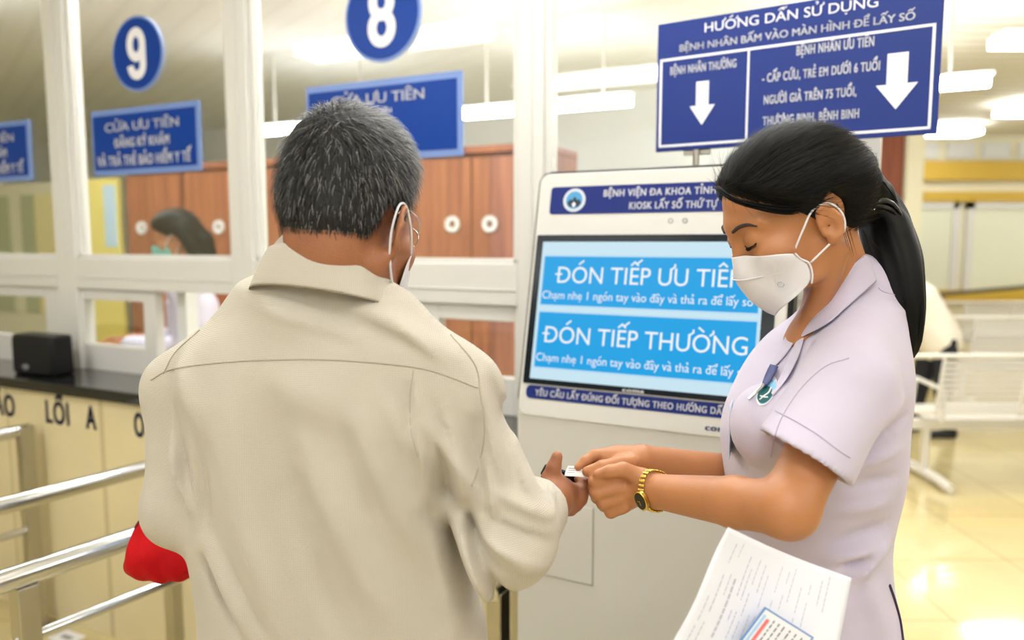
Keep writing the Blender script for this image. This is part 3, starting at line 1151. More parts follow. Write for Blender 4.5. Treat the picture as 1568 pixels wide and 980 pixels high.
class Head:
    """Head frame: origin between the ears, F facing, U up, S to the person's own left."""
    def __init__(self, O, yaw_vec, pitch, k=1.0, roll=0.0):
        h = Vector((yaw_vec[0], yaw_vec[1], 0)).normalized()
        p = math.radians(pitch)
        self.F = h*math.cos(p)-Vector((0, 0, 1))*math.sin(p)
        U = h*math.sin(p)+Vector((0, 0, 1))*math.cos(p)
        S = U.cross(self.F).normalized()
        r = math.radians(roll)
        self.U = (U*math.cos(r)+S*math.sin(r)).normalized()
        self.S = self.U.cross(self.F).normalized()
        self.O = Vector(O)
        self.k = k
        self.R = np.array([self.F, self.S, self.U])
        self.o = np.array(self.O)

    def w(self, f, s, u):
        return self.O+(self.F*f+self.S*s+self.U*u)*self.k

    def loc(self, P):
        return ((P-self.o)@self.R.T)/self.k


EYE3 = np.eye(3)


def head_field(Q, nose=True, short=0.0, slim=0.0, low_top=0.0, narrow=0.0):
    """Head shape in head coordinates (F, S, U); short and slim reduce the lower face."""
    if short or slim:
        low = np.clip(-Q[:, 2]/0.1, 0, 1)
        Q = np.stack([Q[:, 0], Q[:, 1]*(1+slim*low), Q[:, 2]*(1+short*low)], 1)
    if low_top or narrow:
        Q = np.stack([Q[:, 0], Q[:, 1]*(1+narrow), np.where(Q[:, 2] > 0.02, 0.02+(Q[:, 2]-0.02)*(1+low_top), Q[:, 2])], 1)
    d = ell(Q, (-0.004, 0, 0.048), EYE3, (0.096, 0.0745, 0.083))
    d = smin(d, ell(Q, (-0.045, 0, 0.035), EYE3, (0.055, 0.062, 0.06)), 0.02)
    d = smin(d, ell(Q, (0.040, 0, -0.018), EYE3, (0.054, 0.056, 0.075)), 0.03)
    jaw = np.abs(Q)*np.array([0, 1, 0])+Q*np.array([1, 0, 1])
    d = smin(d, cap(jaw, (0.004, 0.052, -0.03), (0.030, 0.044, -0.075), 0.017, 0.016), 0.02)
    d = smin(d, cap(jaw, (0.030, 0.042, -0.075), (0.082, 0.010, -0.100), 0.016, 0.015), 0.018)
    d = smin(d, cap(jaw, (0.055, 0.035, -0.03), (0.075, 0.0, -0.07), 0.024, 0.022), 0.025)
    # cheek bones, brow
    d = smin(d, ell(jaw, (0.062, 0.042, -0.012), EYE3, (0.024, 0.022, 0.018)), 0.02)
    d = smin(d, cap(jaw, (0.088, 0.0, 0.034), (0.070, 0.045, 0.036), 0.010, 0.009), 0.018)
    # eye sockets, lids
    d = smax(d, -ell(jaw, (0.100, 0.031, 0.016), EYE3, (0.018, 0.017, 0.011)), 0.012)
    d = smin(d, ell(jaw, (0.0795, 0.031, 0.013), EYE3, (0.0125, 0.0150, 0.0125)), 0.009)
    if nose:
        d = smin(d, cap(Q, (0.093, 0, 0.022), (0.112, 0, -0.018), 0.0065, 0.0105), 0.012)
        d = smin(d, cap(jaw, (0.103, 0.0, -0.022), (0.095, 0.013, -0.024), 0.009, 0.007), 0.008)
        # lips
        d = smin(d, cap(jaw, (0.099, 0.0, -0.050), (0.086, 0.022, -0.052), 0.0065, 0.004), 0.006)
        d = smin(d, cap(jaw, (0.097, 0.0, -0.060), (0.086, 0.020, -0.057), 0.007, 0.004), 0.006)
    return d


def ear_field(Q, sgn, k=1.0, flare=0.35, adv=0.0):
    """An ear on one side of the head."""
    c = np.array([-0.008+adv, sgn*0.0725, -0.002])
    q = Q-c
    # ear plane: along U, back along -F flared outwards
    e1 = np.array([-math.cos(flare), sgn*math.sin(flare), 0.0])      # backwards
    e3 = np.array([0.18, 0, 1.0]); e3 /= np.linalg.norm(e3)
    e1 = e1-e3*(e1@e3); e1 /= np.linalg.norm(e1)
    e2 = np.cross(e3, e1)
    if e2[1]*sgn < 0:
        e2 = -e2
    L = np.stack([q@e1, q@e2, q@e3], 1)/k
    d = ell(L, (0.010, 0.006, 0.004), EYE3, (0.0195, 0.0048, 0.031))
    # helix rim
    ang = np.arctan2(L[:, 2]-0.004, L[:, 0]-0.010)
    rx, rz = 0.0165, 0.0275
    rim = np.stack([0.010+rx*np.cos(ang), np.full(len(L), 0.0085), 0.004+rz*np.sin(ang)], 1)
    rd = np.linalg.norm(L-rim, axis=1)-0.0042
    rd = np.where(L[:, 0] < 0.0, rd+0.012*np.clip(-L[:, 0]/0.01, 0, 1), rd)
    d = smin(d, rd, 0.004)
    d = smax(d, -ell(L, (0.008, 0.012, -0.002), EYE3, (0.010, 0.0075, 0.013)), 0.004)
    d = smax(d, -ell(L, (0.013, 0.013, 0.014), EYE3, (0.009, 0.0055, 0.008)), 0.004)
    d = smin(d, ell(L, (0.001, 0.005, -0.026), EYE3, (0.0095, 0.0048, 0.0095)), 0.006)
    d = smin(d, ell(L, (-0.006, 0.006, -0.008), EYE3, (0.004, 0.004, 0.006)), 0.004)
    return d*k


M['skin_man'] = mat('skin_warm_brown', (158, 102, 68), 0.5, noise=0.12, nscale=30, bump=0.25, bscale=400, sss=0.05)
M['skin_woman'] = mat('skin_light_brown', (182, 122, 78), 0.46, noise=0.06, nscale=24, bump=0.12, bscale=500, sss=0.05)
M['mask_white'] = mat('mask_white', (222, 219, 221), 0.8, bump=0.15, bscale=500)
M['hair_black'] = mat('black_hair', (11, 11, 10), 0.5, spec=0.15)
M['trousers'] = mat('dark_trousers', (40, 42, 48), 0.85, bump=0.2, bscale=300)
M['shoe'] = mat('black_shoe', (18, 18, 20), 0.4)


def weave_mat(name, rgb, scale=900, strength=0.35, rough=0.85, noise=0.05):
    m = mat(name, rgb, rough, noise=noise, nscale=5, sheen=0.15)
    nt = m.node_tree
    b = nt.nodes['Principled BSDF']
    tc = nt.nodes['Texture Coordinate']
    bump = nt.nodes.new('ShaderNodeBump')
    bump.inputs['Strength'].default_value = strength
    bump.inputs['Distance'].default_value = 0.001
    prev = None
    for d in ('X', 'Z'):
        w = nt.nodes.new('ShaderNodeTexWave')
        w.wave_type = 'BANDS'
        w.bands_direction = d
        w.inputs['Scale'].default_value = scale/20.0
        w.inputs['Distortion'].default_value = 0.3
        nt.links.new(tc.outputs['Object'], w.inputs['Vector'])
        if prev is not None:
            ad = nt.nodes.new('ShaderNodeMath')
            ad.operation = 'ADD'
            nt.links.new(prev.outputs['Fac'], ad.inputs[0])
            nt.links.new(w.outputs['Fac'], ad.inputs[1])
            prev = ad
        else:
            prev = w
    nt.links.new(prev.outputs[0], bump.inputs['Height'])
    nt.links.new(bump.outputs['Normal'], b.inputs['Normal'])
    return m


M['shirt_beige'] = weave_mat('beige_woven_shirt', (198, 190, 174), 3200, 0.5)
M['tunic'] = weave_mat('lilac_white_tunic', (200, 191, 209), 5000, 0.2)


def spline(pts, n):
    """Catmull-Rom through points."""
    P = [Vector(p) for p in pts]
    P = [P[0]*2-P[1]]+P+[P[-1]*2-P[-2]]
    out = []
    m = len(P)-3
    for j in range(n+1):
        x = j/n*m
        i = min(int(x), m-1)
        t = x-i
        a, b, c, d = P[i:i+4]
        out.append(0.5*((2*b)+(c-a)*t+(2*a-5*b+4*c-d)*t*t+(3*b-a-3*c+d)*t**3))
    return out


def legs(parent, x, y, yaw, zhip, spread, mat_t, mat_s, r0=0.085, r1=0.05, names=('trousers', 'shoe')):
    c, s = math.cos(yaw), math.sin(yaw)         # yaw = facing direction
    side = Vector((-s, c, 0))
    fwd = Vector((c, s, 0))
    base = Vector((x, y, 0))
    def f(P):
        d = None
        for k in (-1, 1):
            hip = base+side*k*spread+Vector((0, 0, zhip))
            knee = base+side*k*(spread*1.02)+fwd*0.02+Vector((0, 0, 0.47))
            ank = base+side*k*(spread*1.02)-fwd*0.02+Vector((0, 0, 0.06))
            e = smin(cap(P, hip, knee, r0, r0*0.78), cap(P, knee, ank, r0*0.78, r1*1.25), 0.02)
            e = np.maximum(e, 0.045-P[:, 2])
            d = e if d is None else smin(d, e, 0.03)
        return d
    R = spread+r0+0.05
    solid(names[0], f, (x-R, y-R, 0.03), (x+R, y+R, zhip+0.1), 0.011, mat_t, parent)
    for k in (-1, 1):
        a = base+side*k*(spread*1.02)-fwd*0.02
        def g(P):
            d = smin(cap(P, a-fwd*0.03+Vector((0, 0, 0.035)), a+fwd*0.15+Vector((0, 0, 0.028)), 0.036, 0.034), cap(P, a+Vector((0, 0, 0.05)), a+Vector((0, 0, 0.09)), 0.04, 0.036), 0.03)
            return smax(d, 0.001-P[:, 2], 0.004)
        solid(names[1], g, a+Vector((-0.25, -0.25, -0.02)), a+Vector((0.25, 0.25, 0.16)), 0.008, mat_s, parent)
# ------------------------------------------------------------------ shared figure helpers
def drape(f, px, py, d0=0.5, off=0.0, n=80):
    """The point where the line of sight through (px, py) meets the solid f, lifted by off."""
    o = np.array([at(px, py, d0)])
    dr = V3(at(px, py, 1.0)-at(px, py, 0.0))
    u = dr/np.linalg.norm(dr)
    p = o.copy()
    best = (9.0, p)
    for _ in range(n):
        v = f(p)[0]-off
        if abs(v) < best[0]:
            best = (abs(v), p)
        if abs(v) < 2e-4:
            break
        p = p+u*v*0.7
    p = best[1]
    return Vector(p[0])


def merged(parts):
    Vs, Qs, n = [], [], 0
    for f, lo, hi, h in parts:
        V, Q = mesh_field(f, lo, hi, h)
        Vs.append(V)
        Qs.append(Q+n)
        n += len(V)
    return np.concatenate(Vs), np.concatenate(Qs)


def slices(rows, d):
    """rows of (py, x left, x right, half depth) at distance d -> z list, centres, half widths, half depths (rising z)."""
    out = []
    for py, xl, xr, b in rows:
        L, R = at(xl, py, d), at(xr, py, d)
        out.append((L.z, 0.5*(L.x+R.x), 0.5*(R.x-L.x), b))
    out.sort()
    return [list(c) for c in zip(*out)]


def wrinkles(P, lines, d, front):
    """Raised or sunken fold lines, measured in the x-z plane; front fades them in on the near side."""
    e = np.zeros(len(P))
    for (x0, y0, x1, y1, w, a) in lines:
        q, t = seg2(P, at(x0, y0, d), at(x1, y1, d), [0, 2])
        e += 2.1*a*np.exp(-(q/(w*0.85))**2)*np.sin(PI*np.clip(0.12+0.76*t, 0, 1))
    return e*front


# ------------------------------------------------------------------ the man
man = thing('person', 'grey-haired man seen from behind in a beige shirt and white mask', 'person', (-0.22, 1.02, 0))
hm_yaw = math.radians(22)
HM = Head(at(611, 357, 0.945)+Vector((-math.cos(hm_yaw), math.sin(hm_yaw), 0))*0.072, (math.sin(hm_yaw), math.cos(hm_yaw)), 13, 0.95, roll=0)
ty = math.radians(-17)
m_z, m_cx, m_a, m_b = slices([(455, 400, 575, 0.060), (490, 330, 640, 0.085), (530, 285, 682, 0.105), (580, 262, 706, 0.118), (650, 258, 716, 0.122), (740, 258, 716, 0.122),
                              (820, 262, 714, 0.122), (890, 272, 728, 0.124), (980, 279, 745, 0.128), (1080, 282, 750, 0.130), (1160, 284, 752, 0.130)], 1.0)
m_cy = [1.0]*len(m_z)
neck_lo = at(500, 455, 0.995)
sh_r, el_r, wr_r = at(695, 606, 0.958), at(778, 822, 0.94), at(846, 766, 1.10)
sh_l, el_l, wr_l = at(288, 596, 1.075), at(284, 775, 1.06), at(395, 850, 1.27)

FOLDS = [  # x0, y0, x1, y1, width, height
    (640, 575, 655, 760, 0.010, 0.0035), (625, 585, 640, 700, 0.008, -0.003), (655, 640, 745, 760, 0.012, 0.006), (640, 690, 730, 800, 0.012, -0.0025),
    (600, 600, 668, 730, 0.016, 0.005), (560, 640, 650, 860, 0.02, 0.006), (470, 680, 610, 960, 0.026, 0.006), (420, 620, 470, 800, 0.03, -0.005),
    (330, 640, 390, 930, 0.03, 0.006), (300, 700, 300, 860, 0.014, -0.005), (285, 885, 345, 990, 0.010, -0.009), (300, 860, 370, 990, 0.016, 0.006),
    (700, 800, 770, 985, 0.012, 0.009), (690, 840, 735, 985, 0.012, -0.008), (660, 800, 700, 980, 0.014, 0.005), (720, 800, 800, 990, 0.01, -0.006),
    (250, 560, 300, 660, 0.02, 0.005), (245, 640, 262, 780, 0.012, -0.005), (222, 700, 262, 800, 0.010, 0.006), (380, 460, 480, 500, 0.02, 0.004),
    (560, 470, 700, 545, 0.014, 0.004), (520, 480, 640, 530, 0.012, -0.0035), (400, 560, 560, 640, 0.03, 0.004),
    (736, 590, 770, 720, 0.008, 0.005), (750, 585, 800, 720, 0.008, -0.004), (725, 640, 745, 770, 0.007, -0.006), (760, 740, 850, 790, 0.009, 0.005),
    (740, 770, 845, 830, 0.009, -0.005), (730, 800, 830, 860, 0.010, 0.006), (720, 790, 760, 850, 0.007, -0.005), (800, 700, 850, 770, 0.008, -0.004),
    (712, 760, 735, 840, 0.009, -0.008), (700, 700, 716, 790, 0.008, 0.005), (668, 730, 708, 800, 0.008, -0.002), (690, 640, 715, 720, 0.008, 0.004), (672, 650, 690, 760, 0.007, -0.0035),
    (650, 600, 690, 700, 0.005, 0.0016), (662, 600, 705, 690, 0.005, -0.0016), (676, 615, 716, 700, 0.005, 0.0014), (640, 760, 690, 860, 0.006, 0.0018), (652, 770, 700, 880, 0.005, -0.0018),
    (560, 700, 600, 860, 0.008, 0.0014), (600, 720, 640, 900, 0.008, -0.0016), (330, 860, 400, 985, 0.008, -0.002), (300, 640, 330, 760, 0.008, -0.0016), (345, 600, 370, 760, 0.01, 0.0012), (460, 600, 500, 780, 0.012, 0.0012),
    (745, 650, 775, 740, 0.005, 0.0018), (765, 640, 800, 740, 0.005, -0.0016), (785, 680, 815, 760, 0.005, 0.0018), (735, 800, 800, 845, 0.005, 0.002), (745, 815, 815, 850, 0.005, -0.002), (755, 835, 820, 870, 0.005, 0.0016),
    (745, 770, 810, 800, 0.005, 0.002), (400, 470, 560, 515, 0.006, 0.0012), (410, 490, 540, 530, 0.006, -0.001), (600, 480, 690, 560, 0.006, 0.0014),
    (655, 790, 720, 900, 0.010, -0.004), (520, 600, 560, 760, 0.02, -0.003), (440, 760, 520, 960, 0.02, -0.004), (360, 760, 420, 970, 0.018, 0.004), (770, 660, 820, 760, 0.009, 0.004), (745, 700, 760, 790, 0.008, 0.005),
]


def shirt_man(P, extra=0.0):
    d = loft(P, m_z, m_cx, m_cy, m_a, m_b, ty, 2.5)
    d = smin(d, cap(P, at(505, 452, 0.985), at(583, 502, 0.955), 0.056, 0.050), 0.03)
    d = smin(d, cap(P, at(583, 502, 0.955), sh_r, 0.050, 0.056), 0.03)
    d = smin(d, cap(P, at(470, 455, 0.99), at(418, 482, 1.02), 0.056, 0.050), 0.03)
    d = smin(d, cap(P, at(418, 482, 1.02), sh_l, 0.050, 0.054), 0.03)
    d = smin(d, cap(P, at(496, 424, 0.985), at(494, 500, 0.99), 0.073, 0.09), 0.02)
    # shoulder blades and the hollow of the spine
    d = smin(d, ell(P, at(600, 640, 0.925), EYE3, (0.075, 0.035, 0.10)), 0.04)
    d = smin(d, ell(P, at(370, 640, 0.975), EYE3, (0.075, 0.035, 0.10)), 0.04)
    arm = smin(cap(P, sh_r, el_r, 0.057, 0.058), cap(P, el_r, wr_r, 0.058, 0.034), 0.02)
    arm = np.maximum(arm, (P-V3(el_r.lerp(wr_r, 0.74)))@V3((wr_r-el_r).normalized()))
    cuff_in = cap(P, wr_r-(wr_r-el_r)*0.33, wr_r+(wr_r-el_r), 0.033)
    arm = smax(arm, -cuff_in, 0.004)
    up = np.clip((P[:, 2]-at(0, 700, 1).z)/0.1, 0, 1)
    d = smin(d, arm, 0.014+0.022*up)
    arm = smin(cap(P, sh_l, el_l, 0.054, 0.053), cap(P, el_l, wr_l, 0.056, 0.042), 0.02)
    d = smin(d, arm, 0.028)
    near = np.clip((V3(man.location)[1]+0.03-P[:, 1])/0.05, 0, 1)
    d = d-wrinkles(P, FOLDS, 0.915, near)
    n = np.sin(P[:, 0]*31+P[:, 2]*17+2*np.sin(P[:, 2]*13))*np.sin(P[:, 2]*23-P[:, 0]*19+1.7*np.sin(P[:, 0]*21))
    return d-0.0016*n-extra


solid('shirt', shirt_man, (-0.62, 0.72, 0.78), (0.14, 1.42, 1.56), 0.0042, M['shirt_beige'], man)

# shirt seams: yoke, sleeve head, back pleat, cuff
M['seam'] = mat('beige_seam_thread', (176, 166, 148), 0.9)  # seam thread in a slightly darker beige than the cloth
def seam(parent, f, pts, r, m, n=30, d0=0.5, name='seam', off=0.0003):
    n = max(n, 60)
    px = spline([(a, b, 0) for a, b in pts], n)
    q = [drape(f, p.x, p.y, d0, off) for p in px]
    mb = MB()
    mb.tube(q, r, 6)
    return obj(name, mb, m, parent, smooth=180)
shirt_o = [c for c in man.children if c.name.startswith('shirt')][0]
seam(shirt_o, shirt_man, [(231, 582), (262, 566), (330, 556), (420, 551), (500, 551), (590, 557), (660, 568), (732, 594)], 0.0009, M['seam'])
seam(shirt_o, shirt_man, [(690, 512), (728, 560), (736, 605), (742, 660), (734, 710), (722, 745)], 0.0010, M['seam'])
seam(shirt_o, shirt_man, [(633, 566), (628, 610), (630, 660), (640, 700)], 0.0008, M['seam'])
seam(shirt_o, shirt_man, [(306, 505), (268, 540), (250, 572)], 0.0009, M['seam'])

# collar: stand and fall, open at the front
cf_dir = Vector((math.sin(math.radians(30)), math.cos(math.radians(30)), 0))
cs_dir = Vector((-cf_dir.y, cf_dir.x, 0))
C_top = at(507, 402, 0.978)
def collar_ring(C, rf, rs, tilt, n=40, gap=0.5):
    out = []
    for i in range(n+1):
        t = PI+ (i/n-0.5)*2*(PI-gap)
        out.append(C+cf_dir*(rf*math.cos(t))+cs_dir*(rs*math.sin(t))-Vector((0, 0, 1))*(tilt*(1+math.cos(t))))
    return out
R0 = collar_ring(C_top+Vector((0, 0, -0.012)), 0.066, 0.070, 0.030)
R1 = collar_ring(C_top+Vector((0, 0, 0.024)), 0.071, 0.075, 0.034)
R2 = collar_ring(C_top+Vector((0, 0, 0.027)), 0.075, 0.079, 0.034)
R3 = collar_ring(C_top+Vector((0, 0, 0.010)), 0.083, 0.090, 0.033)
R4 = collar_ring(C_top+Vector((0, 0, -0.026)), 0.096, 0.108, 0.030, gap=0.42)
mb = MB(); mb.grid([R0, R1, R2, R3, R4])
obj('collar', mb, M['shirt_beige'], man, smooth=180, solid=0.0022, subsurf=1)

# skin: head, neck, arms and hands as one body
J = {k: at(*v) for k, v in dict(
    palm=(858, 762, 1.125), palm2=(872, 756, 1.14), web=(852, 742, 1.12),
    t1=(844, 734, 1.112), t2=(848, 716, 1.108), t3=(853, 699, 1.108),
    i1=(868, 747, 1.145), i2=(892, 753, 1.14), i3=(894, 739, 1.15), i4=(886, 733, 1.16),
    m1=(868, 760, 1.14), m2=(889, 764, 1.135), m3=(888, 752, 1.155), m4=(876, 748, 1.165),
    r1=(866, 769, 1.135), r2=(882, 773, 1.13), r3=(884, 764, 1.155), r4=(872, 758, 1.16),
    p1=(862, 776, 1.13), p2=(874, 781, 1.125), p3=(876, 774, 1.145), p4=(868, 768, 1.155)).items()}


def hand_man(P):
    d = ell(P, J['palm'], EYE3, (0.020, 0.022, 0.026))
    d = smin(d, cap(P, wr_r, J['palm'], 0.027, 0.022), 0.016)
    d = smin(d, cap(P, J['web'], J['palm2'], 0.014, 0.014), 0.012)
    d = smin(d, cap(P, wr_r, J['t1'], 0.020, 0.0145), 0.014)
    d = smin(d, chain(P, [J['t1'], J['t2'], J['t3']], [0.0135, 0.0105, 0.0082]), 0.006)
    for a, r in (('i', 0.0092), ('m', 0.0098), ('r', 0.0092), ('p', 0.008)):
        f = chain(P, [J[a+'1'], J[a+'2'], J[a+'3'], J[a+'4']], [r*1.15, r*1.05, r*0.92, r*0.8], 0.003)
        d = smin(d, f, 0.0045)
    return d


wl2 = at(430, 866, 1.33)
def body_man(P):
    Q = HM.loc(P)
    d = head_field(Q, True, 0.0, 0.0, -0.13, 0.04)*HM.k
    for s in (-1, 1):
        d = smin(d, ear_field(Q, s, 0.98, 0.55)*HM.k, 0.004)
    d = smin(d, cap(P, HM.w(-0.032, 0, -0.03), neck_lo, 0.053, 0.056), 0.03)
    # neck creases and nape muscles
    d = smin(d, cap(P, HM.w(-0.055, 0.022, -0.02), neck_lo+Vector((0.01, -0.01, 0.0)), 0.024, 0.024), 0.02)
    d = smin(d, cap(P, HM.w(-0.015, -0.05, -0.045), neck_lo+Vector((0.05, 0.02, -0.03)), 0.020, 0.024), 0.015)
    d = smin(d, ell(P, neck_lo-Vector((0, 0, 0.10)), EYE3, (0.10, 0.07, 0.09)), 0.05)
    for a, b, c in ((sh_r, el_r, wr_r), (sh_l, el_l, wr_l)):
        d = smin(d, cap(P, neck_lo-Vector((0, 0, 0.10)), a, 0.05, 0.04), 0.04)
        d = smin(d, smin(cap(P, a, b, 0.034, 0.032), cap(P, b, c, 0.032, 0.026), 0.02), 0.02)
    d = smin(d, hand_man(P), 0.008)
    # the other hand, closed on the cord of the pouch
    d = smin(d, cap(P, wr_l, wl2, 0.024, 0.026), 0.012)
    for k in range(4):
        q = wl2+Vector((-0.02+0.002*k, 0.015, 0.022-0.015*k))
        d = smin(d, chain(P, [q, q+Vector((-0.03, 0.02, 0)), q+Vector((-0.045, -0.008, -0.004)), q+Vector((-0.025, -0.02, -0.006))], [0.010, 0.0095, 0.009, 0.008]), 0.004)
    d = smin(d, chain(P, [wl2+Vector((0, -0.01, 0.015)), wl2+Vector((-0.02, -0.025, 0.024)), wl2+Vector((-0.042, -0.024, 0.018))], [0.013, 0.011, 0.009]), 0.006)
    return d


solid('body', body_man, (-0.55, 0.80, 1.0), (0.16, 1.46, 1.76), 0.0024, M['skin_man'], man, relax=1)

# trousers and shoes
legs(man, -0.235, 1.0, PI/2-math.radians(17), 0.90, 0.085, M['trousers'], M['shoe'], 0.098)

# hair: a close cap with separate short strands
def hairline(phi, pts):
    return np.interp(np.degrees(phi), [p[0] for p in pts], [p[1] for p in pts])
HL_M = [(0, 0.088), (30, 0.080), (55, 0.062), (72, 0.035), (82, 0.010), (88, 0.024), (100, 0.036), (112, 0.020), (122, -0.034), (140, -0.088), (180, -0.108)]
def hair_cap(Q, HL, thick, **kw):
    base = head_field(Q, nose=False, **kw)
    phi = np.abs(np.arctan2(Q[:, 1], Q[:, 0]+0.004))
    edge = hairline(phi, HL)-Q[:, 2]
    th = thick*np.clip(0.25+(-edge)/0.035, 0.1, 1)
    th = th+0.008*np.clip((Q[:, 2]-0.06)/0.06, 0, 1)
    return smax(base-th, edge, 0.006)
def hair_man(P):
    Q = HM.loc(P)
    n = np.sin(Q[:, 0]*210+3*np.sin(Q[:, 2]*90))*np.sin(Q[:, 1]*230+2*np.sin(Q[:, 0]*80))*np.sin(Q[:, 2]*190)
    return (hair_cap(Q, HL_M, 0.0105, low_top=-0.13, narrow=0.04)-0.0008*n)*HM.k
ho = HM.o
hairM = mat('greying_black_hair', (20, 19, 19), 0.6, noise=0.5, nscale=60, bump=0.8, bscale=250)
hair_o = solid('hair', hair_man, ho+np.array([-0.15, -0.15, -0.12]), ho+np.array([0.15, 0.15, 0.2]), 0.003, hairM, man)


def strand_mat(name, rough, spec=0.4):
    m = mat(name, (30, 28, 28), rough, spec=spec)
    nt = m.node_tree
    at_ = nt.nodes.new('ShaderNodeAttribute')
    at_.attribute_name = 'tone'
    nt.links.new(at_.outputs['Color'], nt.nodes['Principled BSDF'].inputs['Base Color'])
    return m


def strands(name, V, N, flow, length, lift, width, tone, m, parent, seg=3):
    """Ribbon hairs rooted on V, leaning along flow; tone gives each hair its own colour."""
    n = len(V)
    F = flow-N*(flow*N).sum(1)[:, None]
    F /= np.linalg.norm(F, axis=1)[:, None]+1e-9
    W = np.cross(F, N)
    rows = []
    for k in range(seg+1):
        t = k/seg
        c = V+F*(length*t)[:, None]*(1-0.15*t)+N*(lift*np.sin(t*1.9))[:, None]
        w = width*(1-t*0.85)
        rows.append(np.stack([c-W*w, c+W*w], 1))
    A = np.stack(rows, 1).reshape(n, -1, 3)
    m2 = 2*(seg+1)
    base = (np.arange(n)*m2)[:, None]
    Fc = np.concatenate([np.stack([base[:, 0]+2*k, base[:, 0]+2*k+1, base[:, 0]+2*k+3, base[:, 0]+2*k+2], 1) for k in range(seg)])
    o = obj_raw(name, A.reshape(-1, 3), Fc, m, parent)
    ca = o.data.color_attributes.new('tone', 'FLOAT_COLOR', 'POINT')
    col = np.repeat(np.concatenate([tone, np.ones((n, 1))], 1), m2, axis=0)
    ca.data.foreach_set('color', col.astype(np.float32).ravel())
    return o


def obj_raw(name, V, F, m, parent):
    base = wloc(parent)
    me = bpy.data.meshes.new(name)
    me.from_pydata((np.asarray(V)-np.array(base)).tolist(), [], F.tolist())
    me.materials.append(m)
    me.polygons.foreach_set('use_smooth', [True]*len(me.polygons))
    o = bpy.data.objects.new(name, me)
    COL.objects.link(o)
    o.parent = parent
    return o


def surface_samples(o, n, keep=None):
    me = o.data
    nv = len(me.vertices)
    co = np.empty(nv*3); me.vertices.foreach_get('co', co); co = co.reshape(-1, 3)+np.array(wloc(o))
    no = np.empty(nv*3); me.vertices.foreach_get('normal', no); no = no.reshape(-1, 3)
    if keep is not None:
        k = keep(co)
        co, no = co[k], no[k]
    i = rng.integers(0, len(co), n)
    return co[i]+rng.normal(0, 0.0012, (n, 3)), no[i]


Vh, Nh = surface_samples(hair_o, 16000, lambda c: hair_man(c+0) > -0.01)
Qh = HM.loc(Vh)
# whorl at the crown: hair runs down the back and sides and forward on top
whorl = np.array([-0.055, 0.0, 0.12])
fl = Qh-whorl
fl[:, 2] -= 0.06
fl[:, 0] += np.where(Qh[:, 2] > 0.09, 0.05, 0.0)
fl = fl@HM.R+rng.normal(0, 0.022, Qh.shape)
g = rng.random(len(Vh))
side = np.clip((np.abs(Qh[:, 1])-0.035)/0.04, 0, 1)*np.clip((Qh[:, 0]+0.05)/0.06, 0, 1)
top = np.clip((Qh[:, 2]-0.10)/0.03, 0, 1)
grey = (g < 0.16+0.32*side+0.16*top)
val = np.where(grey, 0.08+0.24*rng.random(len(g)), 0.007+0.014*rng.random(len(g)))
tone = np.stack([val, val*0.97, val*0.95], 1)
Lh = (0.011+0.009*rng.random(len(g)))*(0.6+0.6*np.clip((Qh[:, 2]+0.03)/0.1, 0, 1))
strands('hair_strands', Vh, Nh, fl, Lh, Lh*0.32, 0.00042, tone, strand_mat('strand_hair', 0.5), hair_o)

# mask with ear loops, spectacles
def mask_rows(H, mid, side_pts, bulge, n=14, lift=0.0):
    """Loft across the face: mid (F, U) profile points, side_pts (F, S, U) along the cheek edge; mirrored."""
    rows = []
    for (mf, mu), (sf, ss, su) in zip(mid, side_pts):
        r = []
        for j in range(-n, n+1):
            t = abs(j)/n
            sg = 1 if j >= 0 else -1
            e = t**1.35
            f = mf+(sf-mf)*e+bulge*math.sin(PI*t)*0.6
            r.append(H.w(f, sg*ss*(t**0.8), mu+(su-mu)*t))
        rows.append(r)
    return rows
MM = [(0.117, 0.005), (0.126, -0.022), (0.128, -0.05), (0.120, -0.08), (0.092, -0.118)]
SM = [(0.062, 0.064, -0.012), (0.046, 0.067, -0.024), (0.038, 0.066, -0.045), (0.034, 0.063, -0.07), (0.040, 0.054, -0.10)]
mb = MB(); mb.grid(mask_rows(HM, MM, SM, 0.014))
mk = obj('face_mask', mb, M['mask_white'], man, smooth=180, solid=0.002, subsurf=1)
for s in (-1, 1):
    mb = MB()
    mb.tube(spline([HM.w(0.050, s*0.068, -0.018), HM.w(0.022, s*0.080, 0.010), HM.w(0.000, s*0.083, 0.034), HM.w(-0.016, s*0.083, 0.034), HM.w(-0.026, s*0.083, 0.014),
                    HM.w(-0.026, s*0.080, -0.014), HM.w(-0.010, s*0.074, -0.046), HM.w(0.018, s*0.066, -0.075), HM.w(0.034, s*0.062, -0.088)], 40), 0.0016, 8)
    obj('ear_loop', mb, M['mask_white'], mk, smooth=180)
gl = None
mb = MB()
for s in (-1, 1):
    mb.tube(spline([HM.w(-0.020, s*0.084, 0.020), HM.w(-0.004, s*0.083, 0.032), HM.w(0.04, s*0.080, 0.028), HM.w(0.088, s*0.056, 0.022)], 16), 0.0011, 8)
    q = [HM.w(0.092-0.004*math.cos(t), s*(0.033+0.022*math.cos(t)), 0.013+0.017*math.sin(t)) for t in [2*PI*k/24 for k in range(24)]]
    mb.tube(q, 0.0010, 6, closed=True)
mb.tube(spline([HM.w(0.100, -0.011, 0.018), HM.w(0.106, 0, 0.022), HM.w(0.100, 0.011, 0.018)], 8), 0.0011, 6)
obj('spectacles', mb, M['chrome'], man, smooth=180)

